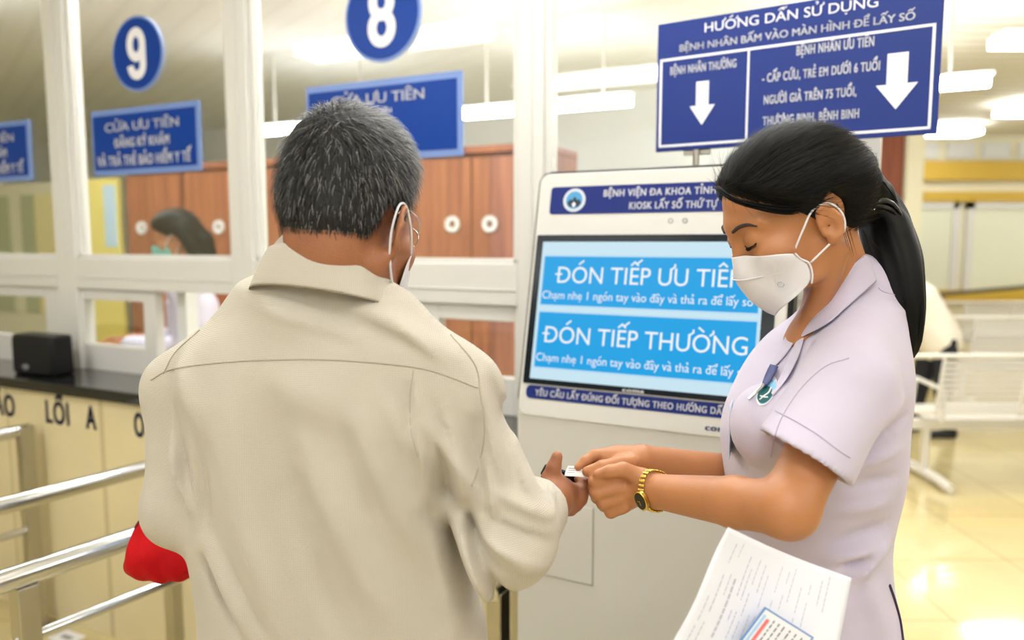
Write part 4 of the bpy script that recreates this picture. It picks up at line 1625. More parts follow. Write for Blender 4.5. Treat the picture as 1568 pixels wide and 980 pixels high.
# ---- things he holds: red pouch and black phone
pch = at(236, 842, 1.21)
def pouch(P):
    d = chain(P, [at(216, 815, 1.21), at(228, 850, 1.21), at(250, 866, 1.21)], [0.012, 0.030, 0.022], 0.02)
    d = smin(d, cap(P, at(206, 868, 1.21), at(268, 872, 1.21), 0.013, 0.016), 0.02)
    d = smin(d, cap(P, at(232, 812, 1.21), at(290, 862, 1.215), 0.012, 0.022), 0.02)
    q = np.sin((P[:, 0]*0.8+P[:, 2]*0.25)*260)*0.0012
    return d-q
rp = thing('pouch', 'bright red cloth pouch hanging by the elbow of the man', 'pouch', pch)
solid('bag', pouch, pch+Vector((-0.1, -0.1, -0.1)), pch+Vector((0.12, 0.1, 0.1)), 0.003, mat('red_cloth', (186, 4, 14), 0.75, bump=0.3, bscale=200, spec=0.2), rp)
mb = MB(); mb.tube(spline([at(214, 815, 1.205), at(208, 808, 1.205), at(216, 796, 1.205), at(222, 800, 1.21), at(216, 812, 1.21), at(240, 806, 1.23), at(330, 830, 1.27), at(405, 852, 1.32)], 40), 0.0022, 8)
obj('cord', mb, mat('maroon_cord', (120, 20, 44), 0.7), rp, smooth=180)

ph = thing('mobile_phone', 'black phone gripped in the hand of the man under the ticket', 'phone', at(862, 735, 1.16))
pu = (at(893, 744, 1.172)-at(830, 723, 1.150)).normalized()
pf = Frame(at(862, 729.5, 1.160), pu, Vector((0.05, -0.25, 1)) - pu*(Vector((0.05, -0.25, 1)).dot(pu)))
mb = MB(); mb.prism(rrect(-0.034, -0.010, 0.026, 0.009, 0.003), -0.004, 0.004, pf)
obj('case', mb, M['black_plastic'], ph, bevel=0.001)
mb = MB(); mb.prism(rrect(-0.032, -0.0085, 0.024, 0.0075, 0.002), 0.004, 0.0045, pf)
obj('screen', mb, M['bezel'], ph)
# ------------------------------------------------------------------ the woman
woman = thing('person', 'woman in a lilac white tunic and white mask with a long black ponytail', 'person', (0.49, 1.10, 0))
hy = math.radians(6)
HW = Head(at(1264, 342, 0.962)+Vector((-math.sin(hy), math.cos(hy), 0))*0.075+Vector((-math.cos(hy), -math.sin(hy), 0))*-0.004, (-math.cos(hy), -math.sin(hy)), 24, 0.97)

w_z, w_cx, w_a, w_b = slices([(480, 1252, 1372, 0.070), (505, 1216, 1370, 0.105), (540, 1186, 1377, 0.136), (580, 1160, 1379, 0.150), (620, 1141, 1380, 0.152), (655, 1131, 1380, 0.150),
                              (700, 1127, 1381, 0.148), (760, 1134, 1378, 0.140), (830, 1150, 1363, 0.135), (880, 1150, 1368, 0.142), (980, 1140, 1386, 0.158), (1100, 1130, 1396, 0.166), (1180, 1128, 1400, 0.168)], 1.08)
w_cy = [at(1250, 490, 1.10).y]*len(w_z)
ws_n, we_n, ww_n = at(1296, 590, 0.965), at(1207, 780, 0.885), at(1003, 752, 1.075)
ws_f, we_f, ww_f = at(1280, 590, 1.22), at(1195, 738, 1.27), at(984, 704, 1.135)
nb = at(1293, 458, 1.075)

WFOLDS = [(1300, 700, 1390, 640, 0.008, -0.004), (1290, 720, 1385, 690, 0.010, 0.004), (1300, 745, 1380, 735, 0.010, -0.004), (1290, 790, 1370, 775, 0.012, 0.004),
          (1290, 840, 1375, 815, 0.012, -0.005), (1280, 870, 1360, 850, 0.012, 0.006), (1300, 880, 1345, 868, 0.008, -0.006), (1320, 900, 1380, 850, 0.010, 0.006),
          (1310, 640, 1385, 600, 0.014, 0.003), (1285, 900, 1300, 980, 0.02, 0.005), (1340, 900, 1365, 985, 0.016, 0.005)]


def tunic(P, extra=0.0):
    d = loft(P, w_z, w_cx, w_cy, w_a, w_b, 0.06, 2.3)
    d = smin(d, cap(P, at(1330, 468, 1.07), ws_n, 0.042, 0.058), 0.03)
    d = smin(d, cap(P, at(1320, 468, 1.09), ws_f, 0.042, 0.058), 0.03)
    d = smin(d, cap(P, at(1318, 436, 1.075), at(1285, 505, 1.08), 0.044, 0.06), 0.02)
    # bust
    d = smin(d, ell(P, at(1172, 650, 1.02), EYE3, (0.045, 0.055, 0.055)), 0.03)
    d = smin(d, ell(P, at(1168, 650, 1.15), EYE3, (0.045, 0.055, 0.055)), 0.03)
    for a, b in ((ws_n, we_n), (ws_f, we_f)):
        u = (b-a).normalized()
        end = a.lerp(b, 0.66)
        if a is ws_n:
            end = at(1231, 700, 0.915)
            u = Vector((-0.53, -0.08, -0.84)).normalized()
        ua = (end-a).normalized()
        s = cap(P, a, end+ua*0.06, 0.058, 0.061)
        s = smax(s, (P-V3(end))@V3(u), 0.002)
        hollow = np.maximum(cap(P, end-ua*0.10, end+ua*0.12, 0.049, 0.053), -((P-V3(end))@V3(u))-0.012)
        s = smax(s, -hollow, 0.002)
        d = smin(d, s, 0.014)
    near = np.clip((w_cy[0]+0.02-P[:, 1])/0.05, 0, 1)
    d = d-0.9*wrinkles(P, WFOLDS, 0.97, near)
    n = np.sin(P[:, 0]*29+P[:, 2]*21+2*np.sin(P[:, 2]*11))*np.sin(P[:, 2]*19-P[:, 0]*23)
    return d-0.0012*n-extra


tun = solid('tunic', tunic, (0.20, 0.78, 0.66), (0.68, 1.42, 1.52), 0.0042, M['tunic'], woman)
M['tunic_seam'] = mat('lilac_seam', (186, 176, 196), 0.9)
# sleeve hem stitching, shoulder seam, side slit piping
seam(tun, tunic, [(1187, 629), (1215, 643), (1250, 664), (1285, 690), (1302, 701)], 0.0007, M['tunic_seam'])
seam(tun, tunic, [(1180, 700), (1192, 650), (1222, 600), (1262, 562), (1300, 548)], 0.0007, M['tunic_seam'])
seam(tun, tunic, [(1345, 440), (1352, 446), (1372, 452)], 0.0006, M['tunic_seam'])
M['purple_piping'] = mat('dark_purple_piping', (52, 36, 70), 0.8)
seam(tun, tunic, [(1362, 896), (1370, 920), (1378, 950), (1383, 985)], 0.0022, M['purple_piping'], name='piping')
legs(woman, w_cx[0], w_cy[0], PI+0.06, 0.84, 0.085, mat('white_trousers', (222, 218, 226), 0.85), M['shoe'], 0.088, 0.045)

# lapel collar
def strip(f, A, B, off0, off1, n=20, mid=2):
    a = spline([drape(f, x, y, 0.5, off0) if not isinstance(x, Vector) else x for x, y in A], n)
    b = spline([drape(f, x, y, 0.5, off1) if not isinstance(x, Vector) else x for x, y in B], n)
    return [[p.lerp(q, k/mid) for p, q in zip(a, b)] for k in range(mid+1)]
def tunic_neck(P):
    return smin(tunic(P), cap(P, at(1296, 395, 1.06), nb, 0.044, 0.050), 0.015)
mb = MB(); mb.grid(strip(tunic_neck, [(1326, 386), (1296, 413), (1268, 445), (1240, 478), (1217, 513)], [(1345, 430), (1322, 450), (1298, 470), (1266, 497), (1226, 517)], 0.004, 0.0045))
lap = obj('collar', mb, M['tunic'], woman, smooth=180, solid=0.0018, subsurf=1)
mb = MB(); mb.grid(strip(tunic_neck, [(1222, 516), (1208, 545), (1196, 572), (1180, 602)], [(1232, 517), (1222, 548), (1205, 580), (1184, 606)], 0.003, 0.003))
obj('placket', mb, M['tunic'], woman, smooth=180, solid=0.0016, subsurf=1)

JW = {k: at(*v) for k, v in dict(
    # near hand, back of the hand to the camera, fist round the slip
    palm=(960, 748, 1.105), palm2=(948, 760, 1.108),
    t0=(985, 733, 1.08), t1=(955, 719, 1.078), t2=(934, 722, 1.080), t3=(916, 727, 1.086),
    i1=(948, 733, 1.092), i2=(911, 738, 1.092), i3=(909, 748, 1.118), i4=(922, 745, 1.130),
    m1=(946, 748, 1.090), m2=(913, 755, 1.092), m3=(914, 762, 1.122), m4=(930, 757, 1.132),
    r1=(949, 763, 1.092), r2=(923, 771, 1.094), r3=(925, 775, 1.122), r4=(938, 768, 1.130),
    p1=(956, 776, 1.094), p2=(935, 785, 1.098), p3=(938, 785, 1.122), p4=(948, 778, 1.128),
    # far hand, thumb and forefinger pinching the slip
    qalm=(950, 704, 1.135), qalm2=(938, 706, 1.138),
    u0=(968, 708, 1.115), u1=(946, 710, 1.108), u2=(922, 715, 1.104), u3=(899, 722, 1.106),
    j1=(938, 695, 1.138), j2=(911, 697, 1.132), j3=(896, 706, 1.126), j4=(886, 715, 1.122),
    k1=(938, 699, 1.148), k2=(909, 703, 1.146), k3=(900, 714, 1.138), k4=(896, 722, 1.130),
    l1=(940, 708, 1.152), l2=(914, 714, 1.150), l3=(912, 724, 1.142), l4=(918, 730, 1.138),
    o1=(944, 716, 1.152), o2=(922, 724, 1.150), o3=(922, 731, 1.142), o4=(928, 734, 1.138)).items()}


def hand_near(P):
    d = smin(ell(P, JW['palm'], EYE3, (0.033, 0.016, 0.027)), ell(P, JW['palm2'], EYE3, (0.022, 0.015, 0.028)), 0.012)
    d = smin(d, cap(P, ww_n, JW['palm'], 0.0225, 0.021), 0.014)
    d = smin(d, cap(P, ww_n, JW['t0'], 0.019, 0.014), 0.012)
    d = smin(d, chain(P, [JW['t0'], JW['t1'], JW['t2'], JW['t3']], [0.0135, 0.0105, 0.0092, 0.0074]), 0.006)
    for a, r in (('i', 0.0087), ('m', 0.009), ('r', 0.0086), ('p', 0.0078)):
        d = smin(d, chain(P, [JW[a+'1'], JW[a+'2'], JW[a+'3'], JW[a+'4']], [r*1.2, r*1.06, r*0.95, r*0.8], 0.003), 0.0048)
    return d


def hand_far(P):
    d = smin(ell(P, JW['qalm'], EYE3, (0.030, 0.016, 0.017)), ell(P, JW['qalm2'], EYE3, (0.022, 0.015, 0.016)), 0.012)
    d = smin(d, cap(P, ww_f, JW['qalm'], 0.0205, 0.018), 0.014)
    d = smin(d, chain(P, [JW['u0'], JW['u1'], JW['u2'], JW['u3']], [0.0125, 0.0105, 0.0094, 0.0076]), 0.006)
    for a, r in (('j', 0.0084), ('k', 0.0086), ('l', 0.0083), ('o', 0.0076)):
        d = smin(d, chain(P, [JW[a+'1'], JW[a+'2'], JW[a+'3'], JW[a+'4']], [r*1.15, r*1.05, r*0.93, r*0.78], 0.003), 0.0045)
    return d


def body_woman(P):
    Q = HW.loc(P)
    d = head_field(Q, False, 0.38, 0.12, 0.05)*HW.k
    d = smin(d, cap(Q, (0.090, 0, 0.024), (0.099, 0, -0.010), 0.006, 0.0085)*HW.k, 0.010)
    for s in (-1, 1):
        d = smin(d, ear_field(Q, s, 0.80, 0.42, 0.012)*HW.k, 0.003)
    d = smin(d, cap(P, HW.w(-0.026, 0, -0.028), nb, 0.041, 0.044), 0.025)
    d = smin(d, cap(P, HW.w(-0.012, 0.050, -0.04), nb+Vector((-0.055, -0.015, -0.045)), 0.017, 0.015), 0.014)
    d = smin(d, ell(P, at(1270, 580, 1.09), EYE3, (0.07, 0.10, 0.09)), 0.05)
    d = smin(d, cap(P, nb, at(1270, 560, 1.09), 0.042, 0.06), 0.03)
    for a, b, c, r1, r2 in ((ws_n, we_n, ww_n, 0.0315, 0.0235), (ws_f, we_f, ww_f, 0.031, 0.0215)):
        d = smin(d, cap(P, at(1270, 580, 1.09), a, 0.05, 0.030), 0.03)
        mid = b.lerp(c, 0.35)
        arm = smin(cap(P, a, b, 0.040, r1), cap(P, b, mid, r1, 0.0315), 0.018)
        arm = smin(arm, cap(P, mid, c, 0.0315, r2), 0.008)
        d = smin(d, arm, 0.01)
    d = smin(d, hand_near(P), 0.008)
    d = smin(d, hand_far(P), 0.008)
    return d


body_w = solid('body', body_woman, (0.06, 0.78, 1.02), (0.66, 1.40, 1.74), 0.0022, M['skin_woman'], woman, relax=1)

# brow, lashes, lid line
M['brow'] = mat('dark_brow', (58, 40, 32), 0.8)
for s in (-1, 1):
    def fw(P):
        return body_woman(P)
    def onface(f, sd, u, off=0.0):
        o = np.array([HW.w(f+0.05, sd, u)])
        dr = -np.array(HW.F)
        for _ in range(60):
            v = fw(o)[0]-off
            o = o+dr*v*0.7
        return Vector(o[0])
    mb = MB()
    mb.tube(spline([onface(0.09, s*0.014, 0.0315, 0.0004), onface(0.09, s*0.028, 0.0365, 0.0004), onface(0.085, s*0.042, 0.0365, 0.0004), onface(0.08, s*0.052, 0.031, 0.0004)], 16),
            [0.0022, 0.0024, 0.0026, 0.0027, 0.0028, 0.0028, 0.0028, 0.0027, 0.0026, 0.0025, 0.0023, 0.0021, 0.0019, 0.0017, 0.0014, 0.0011, 0.0008], 8)
    obj('eyebrow', mb, M['brow'], body_w, smooth=180)
    mb = MB()
    lid = spline([onface(0.09, s*0.0175, 0.0080, 0.0), onface(0.09, s*0.025, 0.0056, 0.0001), onface(0.09, s*0.034, 0.0062, 0.0001), onface(0.085, s*0.0450, 0.0100, 0.0)], 20)
    mb.tube(lid, 0.0009, 8)
    for k in range(4, 21) if s > 0 else ():
        p = lid[k]
        q = p+(HW.F*0.0050-HW.U*0.0040+HW.S*s*0.0002*k)*(0.5+0.5*k/20)
        mb.tube([p, p.lerp(q, 0.5)-HW.U*0.0006, q], [0.0005, 0.0004, 0.0001], 4)
    obj('eyelashes', mb, M['hair_black'], body_w, smooth=180)
# mask: folded white respirator
def px_local(px, py, s):
    """Head coordinates (F, U) of a pixel on the sheet S = s of the head."""
    o = at(0, 0, 0)
    o = np.array(cam.location)
    dr = V3(at(px, py, 1.0))-o
    n = np.array(HW.S)
    t = ((np.array(HW.w(0, s, 0))-o)@n)/(dr@n)
    q = HW.loc((o+dr*t)[None])[0]
    return q[0], q[2]
mid_px = [(1131, 393), (1131, 408), (1130, 420), (1146, 436), (1168, 452), (1196, 471)]
side_px = [(1212, 388), (1224, 398), (1238, 403), (1243, 420), (1242, 434), (1214, 458)]
side_S = [0.060, 0.064, 0.066, 0.066, 0.063, 0.052]
MW = [(0.100, -0.001), (0.110, -0.016), (0.114, -0.032), (0.108, -0.052), (0.100, -0.076), (0.080, -0.104)]
SW = []
for (x, y), s in zip(side_px, side_S):
    f, u = px_local(x, y, s)
    SW.append((f, s, u))
def worn_rows():
    """The mask laid over the face: its top edge runs straight to the cheek, every point lifted clear of the skin."""
    rows = mask_rows(HW, MW, SW, 0.012)
    n = len(rows[0])//2
    for j in range(-n, n+1):
        t = abs(j)/n
        sg = 1 if j >= 0 else -1
        (mf, mu), (sf, ss, su) = MW[0], SW[0]
        rows[0][j+n] = HW.w(mf+(sf-mf)*t, sg*ss*(t**0.8), mu+(su-mu)*t+0.003*math.sin(PI*t))
        rows[1][j+n] = rows[1][j+n].lerp(rows[0][j+n].lerp(rows[2][j+n], 0.5), 0.6)
    m = len(rows[0])
    P = np.array([list(p) for r in rows for p in r])
    tt = np.tile(np.linspace(-1, 1, m), len(rows))
    D = np.outer(1-np.abs(tt)**0.5, np.array(HW.F))+np.outer(np.sign(tt)*np.abs(tt)**0.5, np.array(HW.S))
    D /= np.linalg.norm(D, axis=1)[:, None]
    for _ in range(14):
        P += D*np.maximum(0, 0.0028-body_woman(P))[:, None]
    return [[Vector(p) for p in P[k*m:(k+1)*m]] for k in range(len(rows))]
WR = worn_rows()
mb = MB(); mb.grid(WR)
mkw = obj('face_mask', mb, M['mask_white'], woman, smooth=180, solid=0.0016, subsurf=1)
mb = MB()
nz = WR
mb.tube(spline([p+HW.F*0.0012 for p in nz[2]], 40), 0.0009, 6)
mb.tube(spline([p+HW.S*0.0015 for p in [nz[0][-1], nz[1][-1], nz[2][-1], nz[3][-1], nz[4][-1]]], 20), 0.0013, 6)
obj('welded_seam', mb, M['mask_white'], mkw, smooth=180)
mb = MB()
c0 = nz[3][-6]+HW.S*0.003
fr = Frame(c0, -HW.F, (HW.U*0.9+HW.F*0.3))
ring(mb, fr, 0.0, 0.0, 0.0035, 0.0042, 0.0, 0.0006, 16)
mb.tube([fr(Vector(p)) for p in ((0.004, -0.001, 0.0004), (0.008, -0.004, 0.0004), (0.012, -0.003, 0.0004))], 0.0005, 5)
obj('embossed_mark', mb, mat('mask_mark_grey', (150, 150, 158), 0.7), mkw)
for s in (1, -1):
    mb = MB()
    a0 = HW.w(SW[0][0]-0.002, s*SW[0][1]*1.03, SW[0][2])
    b0 = HW.w(SW[2][0]-0.002, s*SW[2][1]*1.03, SW[2][2])
    mb.tube(spline([a0, HW.w(0.032, s*0.073, 0.006), HW.w(0.014, s*0.078, 0.024), HW.w(-0.006, s*0.084, 0.025), HW.w(-0.017, s*0.086, 0.006), HW.w(-0.013, s*0.083, -0.016), HW.w(0.006, s*0.074, -0.026), b0], 48), 0.0014, 8)
    obj('ear_loop', mb, M['mask_white'], mkw, smooth=180)

# hair: cap drawn back, strands, tail
HL_W = [(0, 0.083), (15, 0.078), (30, 0.066), (45, 0.052), (58, 0.038), (70, 0.022), (80, 0.008), (88, 0.026), (100, 0.038), (112, 0.020), (122, -0.020), (140, -0.045), (180, -0.058)]
def hair_woman(P):
    Q = HW.loc(P)
    base = head_field(Q, nose=False, low_top=0.05)
    phi = np.abs(np.arctan2(Q[:, 1], Q[:, 0]+0.004))
    edge = hairline(phi, HL_W)-Q[:, 2]
    th = (0.010+0.003*np.clip(Q[:, 2]/0.1, 0, 1))*np.clip(0.3+(-edge)/0.03, 0.15, 1)
    n = np.sin((np.arctan2(Q[:, 1], Q[:, 2]-0.02))*70)*0.0005
    d = smax(base-th-n, edge, 0.005)
    # gathered towards the tie
    d = smin(d, cap(Q, (-0.085, 0.0, 0.035), (-0.108, 0.0, 0.040), 0.040, 0.022), 0.025)
    return d*HW.k
hw = HW.o
hair_w = solid('hair', hair_woman, hw+np.array([-0.16, -0.16, -0.13]), hw+np.array([0.2, 0.16, 0.2]), 0.003, M['hair_black'], woman)
Vh, Nh = surface_samples(hair_w, 9000, None)
Qh = HW.loc(Vh)
tie = np.array([-0.112, 0.0, 0.045])
fl = tie-Qh
fl[:, 2] += 0.2*np.clip(Qh[:, 0], 0, 1)
fl = fl@HW.R
fl /= np.linalg.norm(fl, axis=1)[:, None]
fl += rng.normal(0, 0.05, fl.shape)
val = 0.004+0.008*rng.random(len(Vh))
tone = np.stack([val*1.1, val, val*0.9], 1)
Ls = 0.03+0.03*rng.random(len(Vh))
strands('hair_strands', Vh-Nh*0.0004, Nh, fl, Ls*np.clip(np.linalg.norm(tie-Qh, axis=1)/0.12, 0.15, 1), np.full(len(Vh), 0.0012), 0.0005, tone, strand_mat('strand_black', 0.5, 0.15), hair_w)

# ponytail
def tail_c(t):
    return spl_tail[int(round(t*60))]
T0 = HW.w(-0.118, 0, 0.046)
dT = 1.10
spl_tail = spline([HW.w(-0.105, 0, 0.044), at(1346, 322, dT), at(1360, 365, dT-0.02), at(1372, 415, dT-0.04), at(1381, 470, dT-0.05), at(1388, 520, dT-0.05), at(1389, 552, dT-0.05)], 60)
tr = np.interp(np.arange(61), [0, 6, 14, 26, 40, 52, 58, 60], [0.016, 0.026, 0.031, 0.034, 0.027, 0.015, 0.006, 0.002])
tp = np.array(spl_tail)
def tail(P):
    d = None
    for i in range(0, 60, 3):
        c = cap(P, tp[i], tp[i+3], tr[i], tr[i+3])
        d = c if d is None else smin(d, c, 0.008)
    ang = np.arctan2(P[:, 1]-np.interp(-P[:, 2], -tp[10:, 2], tp[10:, 1]), P[:, 0]-np.interp(-P[:, 2], -tp[10:, 2], tp[10:, 0]))
    return d-0.0012*np.sin(ang*9+P[:, 2]*20)
tl = solid('ponytail', tail, tp.min(0)-0.05, tp.max(0)+0.05, 0.0034, M['hair_black'], woman)
mb = MB()
for k in range(420):
    a = rng.random()*2*PI
    rr = math.sqrt(rng.random())*1.04
    ln = 0.75+0.27*rng.random()
    pts = []
    for j in range(12):
        i = min(60, int(j/11*60*min(ln, 1.0)))
        pts.append(Vector(tp[i])+Vector((math.cos(a), math.sin(a), 0.0))*tr[i]*rr+Vector(rng.normal(0, 0.0012, 3)))
    mb.tube(pts, [0.0006]*10+[0.0004, 0.0002], 3)
obj('strands', mb, M['hair_black'], tl, smooth=180)
# loose wisps by the ear and the nape, fringe swept over the temple
mb = MB()
def wisp(pts, r=0.0005):
    mb.tube(spline([HW.w(*p) for p in pts], 14), [r]*11+[r*0.7, r*0.5, r*0.3, r*0.2], 4)
for k in range(26):
    j = rng.normal(0, 0.0016, 3)
    s = 1
    wisp([(0.098+j[0], s*0.020, 0.098), (0.092+j[0], s*(0.045+j[1]), 0.075+j[2]), (0.066+j[0], s*(0.068+j[1]), 0.050+j[2]*2), (0.036, s*(0.077+j[1]), 0.034+j[2]*2), (0.018, s*0.080, 0.036+j[2])], 0.0006)
for k in range(5):
    j = rng.normal(0, 0.002, 3)
    wisp([(-0.018, 0.080, 0.020), (-0.017+j[0], 0.082, -0.004), (-0.020+j[0], 0.074, -0.03+j[2]), (-0.026+j[0], 0.058, -0.06+j[2])], 0.00035)
    wisp([(-0.045, 0.066, -0.028), (-0.052+j[0], 0.060, -0.05), (-0.058+j[0]*2, 0.055, -0.075+j[2]*3)], 0.0004)
obj('loose_strands', mb, M['hair_black'], hair_w, smooth=180)
# hair bow with metal beads
mb = MB()
Tc = at(1333, 316, 1.06)
for pts, r in (([(1330, 316), (1345, 306), (1366, 309), (1383, 333)], [0.004, 0.011, 0.010, 0.002]), ([(1330, 316), (1346, 314), (1364, 320), (1374, 330)], [0.004, 0.009, 0.008, 0.003]),
               ([(1330, 318), (1328, 306), (1330, 296)], [0.004, 0.005, 0.002])):
    mb.tube([at(x, y, 1.025) for x, y in pts], r, 12, flat=0.5)
bow = obj('hair_bow', mb, mat('black_satin', (12, 12, 14), 0.3), woman, smooth=180, subsurf=1)
mb = MB()
for x, y in ((1331, 297), (1332, 303), (1332, 309), (1322, 325), (1328, 324), (1334, 322), (1338, 321)):
    mb.ell(at(x, y, 1.008), [(0.0018, 0, 0), (0, 0.0018, 0), (0, 0, 0.0018)], 10, 6)
obj('bead_trim', mb, M['chrome'], bow, smooth=180)

# badge, clip and lanyard
def patch(f, poly_px, off, n=1):
    c = Vector((0, 0, 0))
    ring_ = [drape(f, x, y, 0.5, off) for x, y in poly_px]
    return ring_
def disc_px(cx, cy, a, b, rot, seg=28):
    r = math.radians(rot)
    return [(cx+a*math.cos(t)*math.cos(r)-b*math.sin(t)*math.sin(r), cy+a*math.cos(t)*math.sin(r)+b*math.sin(t)*math.cos(r)) for t in [2*PI*k/seg for k in range(seg)]]
def px_disc(mb, f, cx, cy, a, b, rot, off, mi=0):
    c = drape(f, cx, cy, 0.5, off)
    rg = [drape(f, x, y, 0.5, off) for x, y in disc_px(cx, cy, a*0.55, b*0.55, rot)]
    ro = [drape(f, x, y, 0.5, off) for x, y in disc_px(cx, cy, a, b, rot)]
    n = len(rg)
    mb.add([c]+rg+ro, [(0, 1+k, 1+(k+1) % n) for k in range(n)]+[(1+k, 1+n+k, 1+n+(k+1) % n, 1+(k+1) % n) for k in range(n)], mi)
mb = MB(); px_disc(mb, tunic, 1174, 598, 13, 25, 27, 0.0009)
em = obj('badge', mb, M['sign_white'], woman, smooth=180)
mb = MB(); px_disc(mb, tunic, 1174.5, 598, 11, 22, 27, 0.0014)
obj('badge_sky', mb, mat('badge_sky', (120, 186, 222), 0.6), em, smooth=180)
mb = MB(); px_disc(mb, tunic, 1171, 604, 10, 14, 35, 0.0019)
obj('badge_hill', mb, mat('badge_green', (10, 92, 92), 0.6), em, smooth=180)
mb = MB()
for pts in ([(1163, 612), (1170, 606), (1177, 601), (1181, 593)], [(1164, 606), (1170, 608), (1176, 608)]):
    mb.tube(spline([drape(tunic, x, y, 0.5, 0.002) for x, y in pts], 8), 0.0011, 6)
obj('badge_stroke', mb, M['sign_white'], em, smooth=180)
mb = MB(); mb.grid(strip(tunic, [(1180, 558), (1172, 575), (1166, 590)], [(1191, 561), (1183, 577), (1175, 590)], 0.006, 0.006))
lanyard = obj('lanyard', mb, mat('navy_strap', (66, 72, 120), 0.7), woman, smooth=180, solid=0.002)
mb = MB(); mb.tube([drape(tunic, 1169, 589, 0.5, 0.006), drape(tunic, 1160, 598, 0.5, 0.006), drape(tunic, 1146, 612, 0.5, 0.006)], 0.0024, 8)
obj('clip', mb, M['chrome'], lanyard, smooth=60)
mb = MB(); mb.grid(strip(tunic_neck, [(1232, 462), (1214, 494), (1192, 534), (1172, 566)], [(1238, 480), (1224, 510), (1206, 540), (1186, 562)], 0.004, 0.003))
obj('far_lapel', mb, M['tunic'], woman, smooth=180, solid=0.0016, subsurf=1)
ca, cb = at(1139, 620, 1.07), at(1136, 702, 1.07)
cfm = Frame(cb, Vector((-0.35, 1.0, 0.0)), (ca-cb))
mb = MB(); mb.prism(rrect(-0.012, 0.0, 0.045, (ca-cb).length, 0.004), -0.0008, 0.0008, Frame(cb+Vector((-0.018, 0, 0)), Vector((0.35, 1.0, 0.0)), (ca-cb)))
idc = obj('identity_card', mb, mat('card_pale_blue', (196, 208, 226), 0.3), woman)

# wristwatch
ax = (ww_n-we_n).normalized()
wc = ww_n+ax*(-0.002)
wn = (at(989, 764, 1.0)-wc).normalized()
e1 = (Vector((0, -1, 0))-ax*(-ax.y)).normalized()
e2 = ax.cross(e1).normalized()
M['gold'] = mat('gold_links', (218, 184, 92), 0.22, 1.0)
def wrist_r(t):
    o = wc
    dr = e1*math.cos(t)+e2*math.sin(t)
    p = np.array([o+dr*0.05])
    for _ in range(40):
        v = body_woman(p)[0]-0.0018
        p = p-np.array(dr)*v*0.8
    return Vector(p[0])
mb = MB()
NL = 30
for k in range(NL):
    t0, t1 = 2*PI*k/NL, 2*PI*(k+0.8)/NL
    p, q = wrist_r(t0), wrist_r(t1)
    out = ((p+q)*0.5-wc).normalized()
    for w in (-0.0045, -0.0015, 0.0015, 0.0045):
        mb.ell((p+q)*0.5+ax*w, [(q-p)*0.55, ax*0.0018, out*0.0016], 10, 6)
watch = obj('wristwatch', mb, M['gold'], woman, smooth=180)
# the face sits on the camera side, below the middle
td = None
best = 9
for k in range(72):
    p = wrist_r(2*PI*k/72)
    s_ = (p-at(989, 764, (p-Vector(cam.location)).dot(at(784, 490, 1)-Vector(cam.location)))).length
    if s_ < best:
        best, td = s_, p
out = (td-wc).normalized()
wf = Frame(td, ax, out.cross(ax))
if wf.n.dot(out) < 0:
    wf = Frame(td, -ax, out.cross(ax))
mb = MB(); mb.prism(disc(0, 0, 0.0118, 0.0145), -0.002, 0.0042, wf)
obj('watch_case', mb, M['gold'], watch, smooth=40, bevel=0.0008)
mb = MB(); mb.prism(disc(0, 0, 0.0096, 0.0122), 0.0042, 0.0048, wf)
dl = obj('watch_dial', mb, mat('dial_black', (8, 9, 12), 0.12), watch)
mb = MB(); mb.box((-0.0006, -0.0005, 0.0048), (0.0006, 0.006, 0.0052), wf); mb.box((-0.0004, -0.0004, 0.0048), (0.0045, 0.0004, 0.0052), wf)
obj('watch_hands', mb, M['gold'], dl)

# ---- ticket slip held between them
mb = MB()
A = spline([at(864, 730, 1.128), at(868, 721, 1.122), at(876, 716, 1.118), at(892, 722, 1.114)], 12)
Bq = spline([at(864, 730, 1.120), at(882, 730.5, 1.112), at(900, 731, 1.106), at(914, 731, 1.100)], 12)
mb = MB()
A = spline([at(864, 729, 1.118), at(880, 729.5, 1.112), at(896, 731, 1.106), at(912, 733, 1.100)], 12)
Bq = spline([at(870, 713, 1.128), at(880, 714, 1.124), at(892, 719, 1.116), at(908, 729, 1.104)], 12)
mb.grid([[a.lerp(b, k/4)+Vector((0, 0.004, 0.0))*math.sin(PI*k/4) for a, b in zip(A, Bq)] for k in range(5)])
tk = tag(obj('paper_ticket', mb, mat('thermal_paper', (240, 240, 240), 0.7), smooth=180, solid=0.0004), 'small curled white paper ticket passed between the hands of the two people', 'ticket')
mb = MB()
for k in (1.2, 2.0, 2.8):
    i0, i1 = 1, 5
    pa = [A[i].lerp(Bq[i], k/4)+Vector((0, 0.004*math.sin(PI*k/4)-0.0007, 0)) for i in range(i0, i1)]
    mb.tube(pa, 0.00035, 4)
obj('print', mb, mat('grey_print', (120, 122, 130), 0.8), tk)

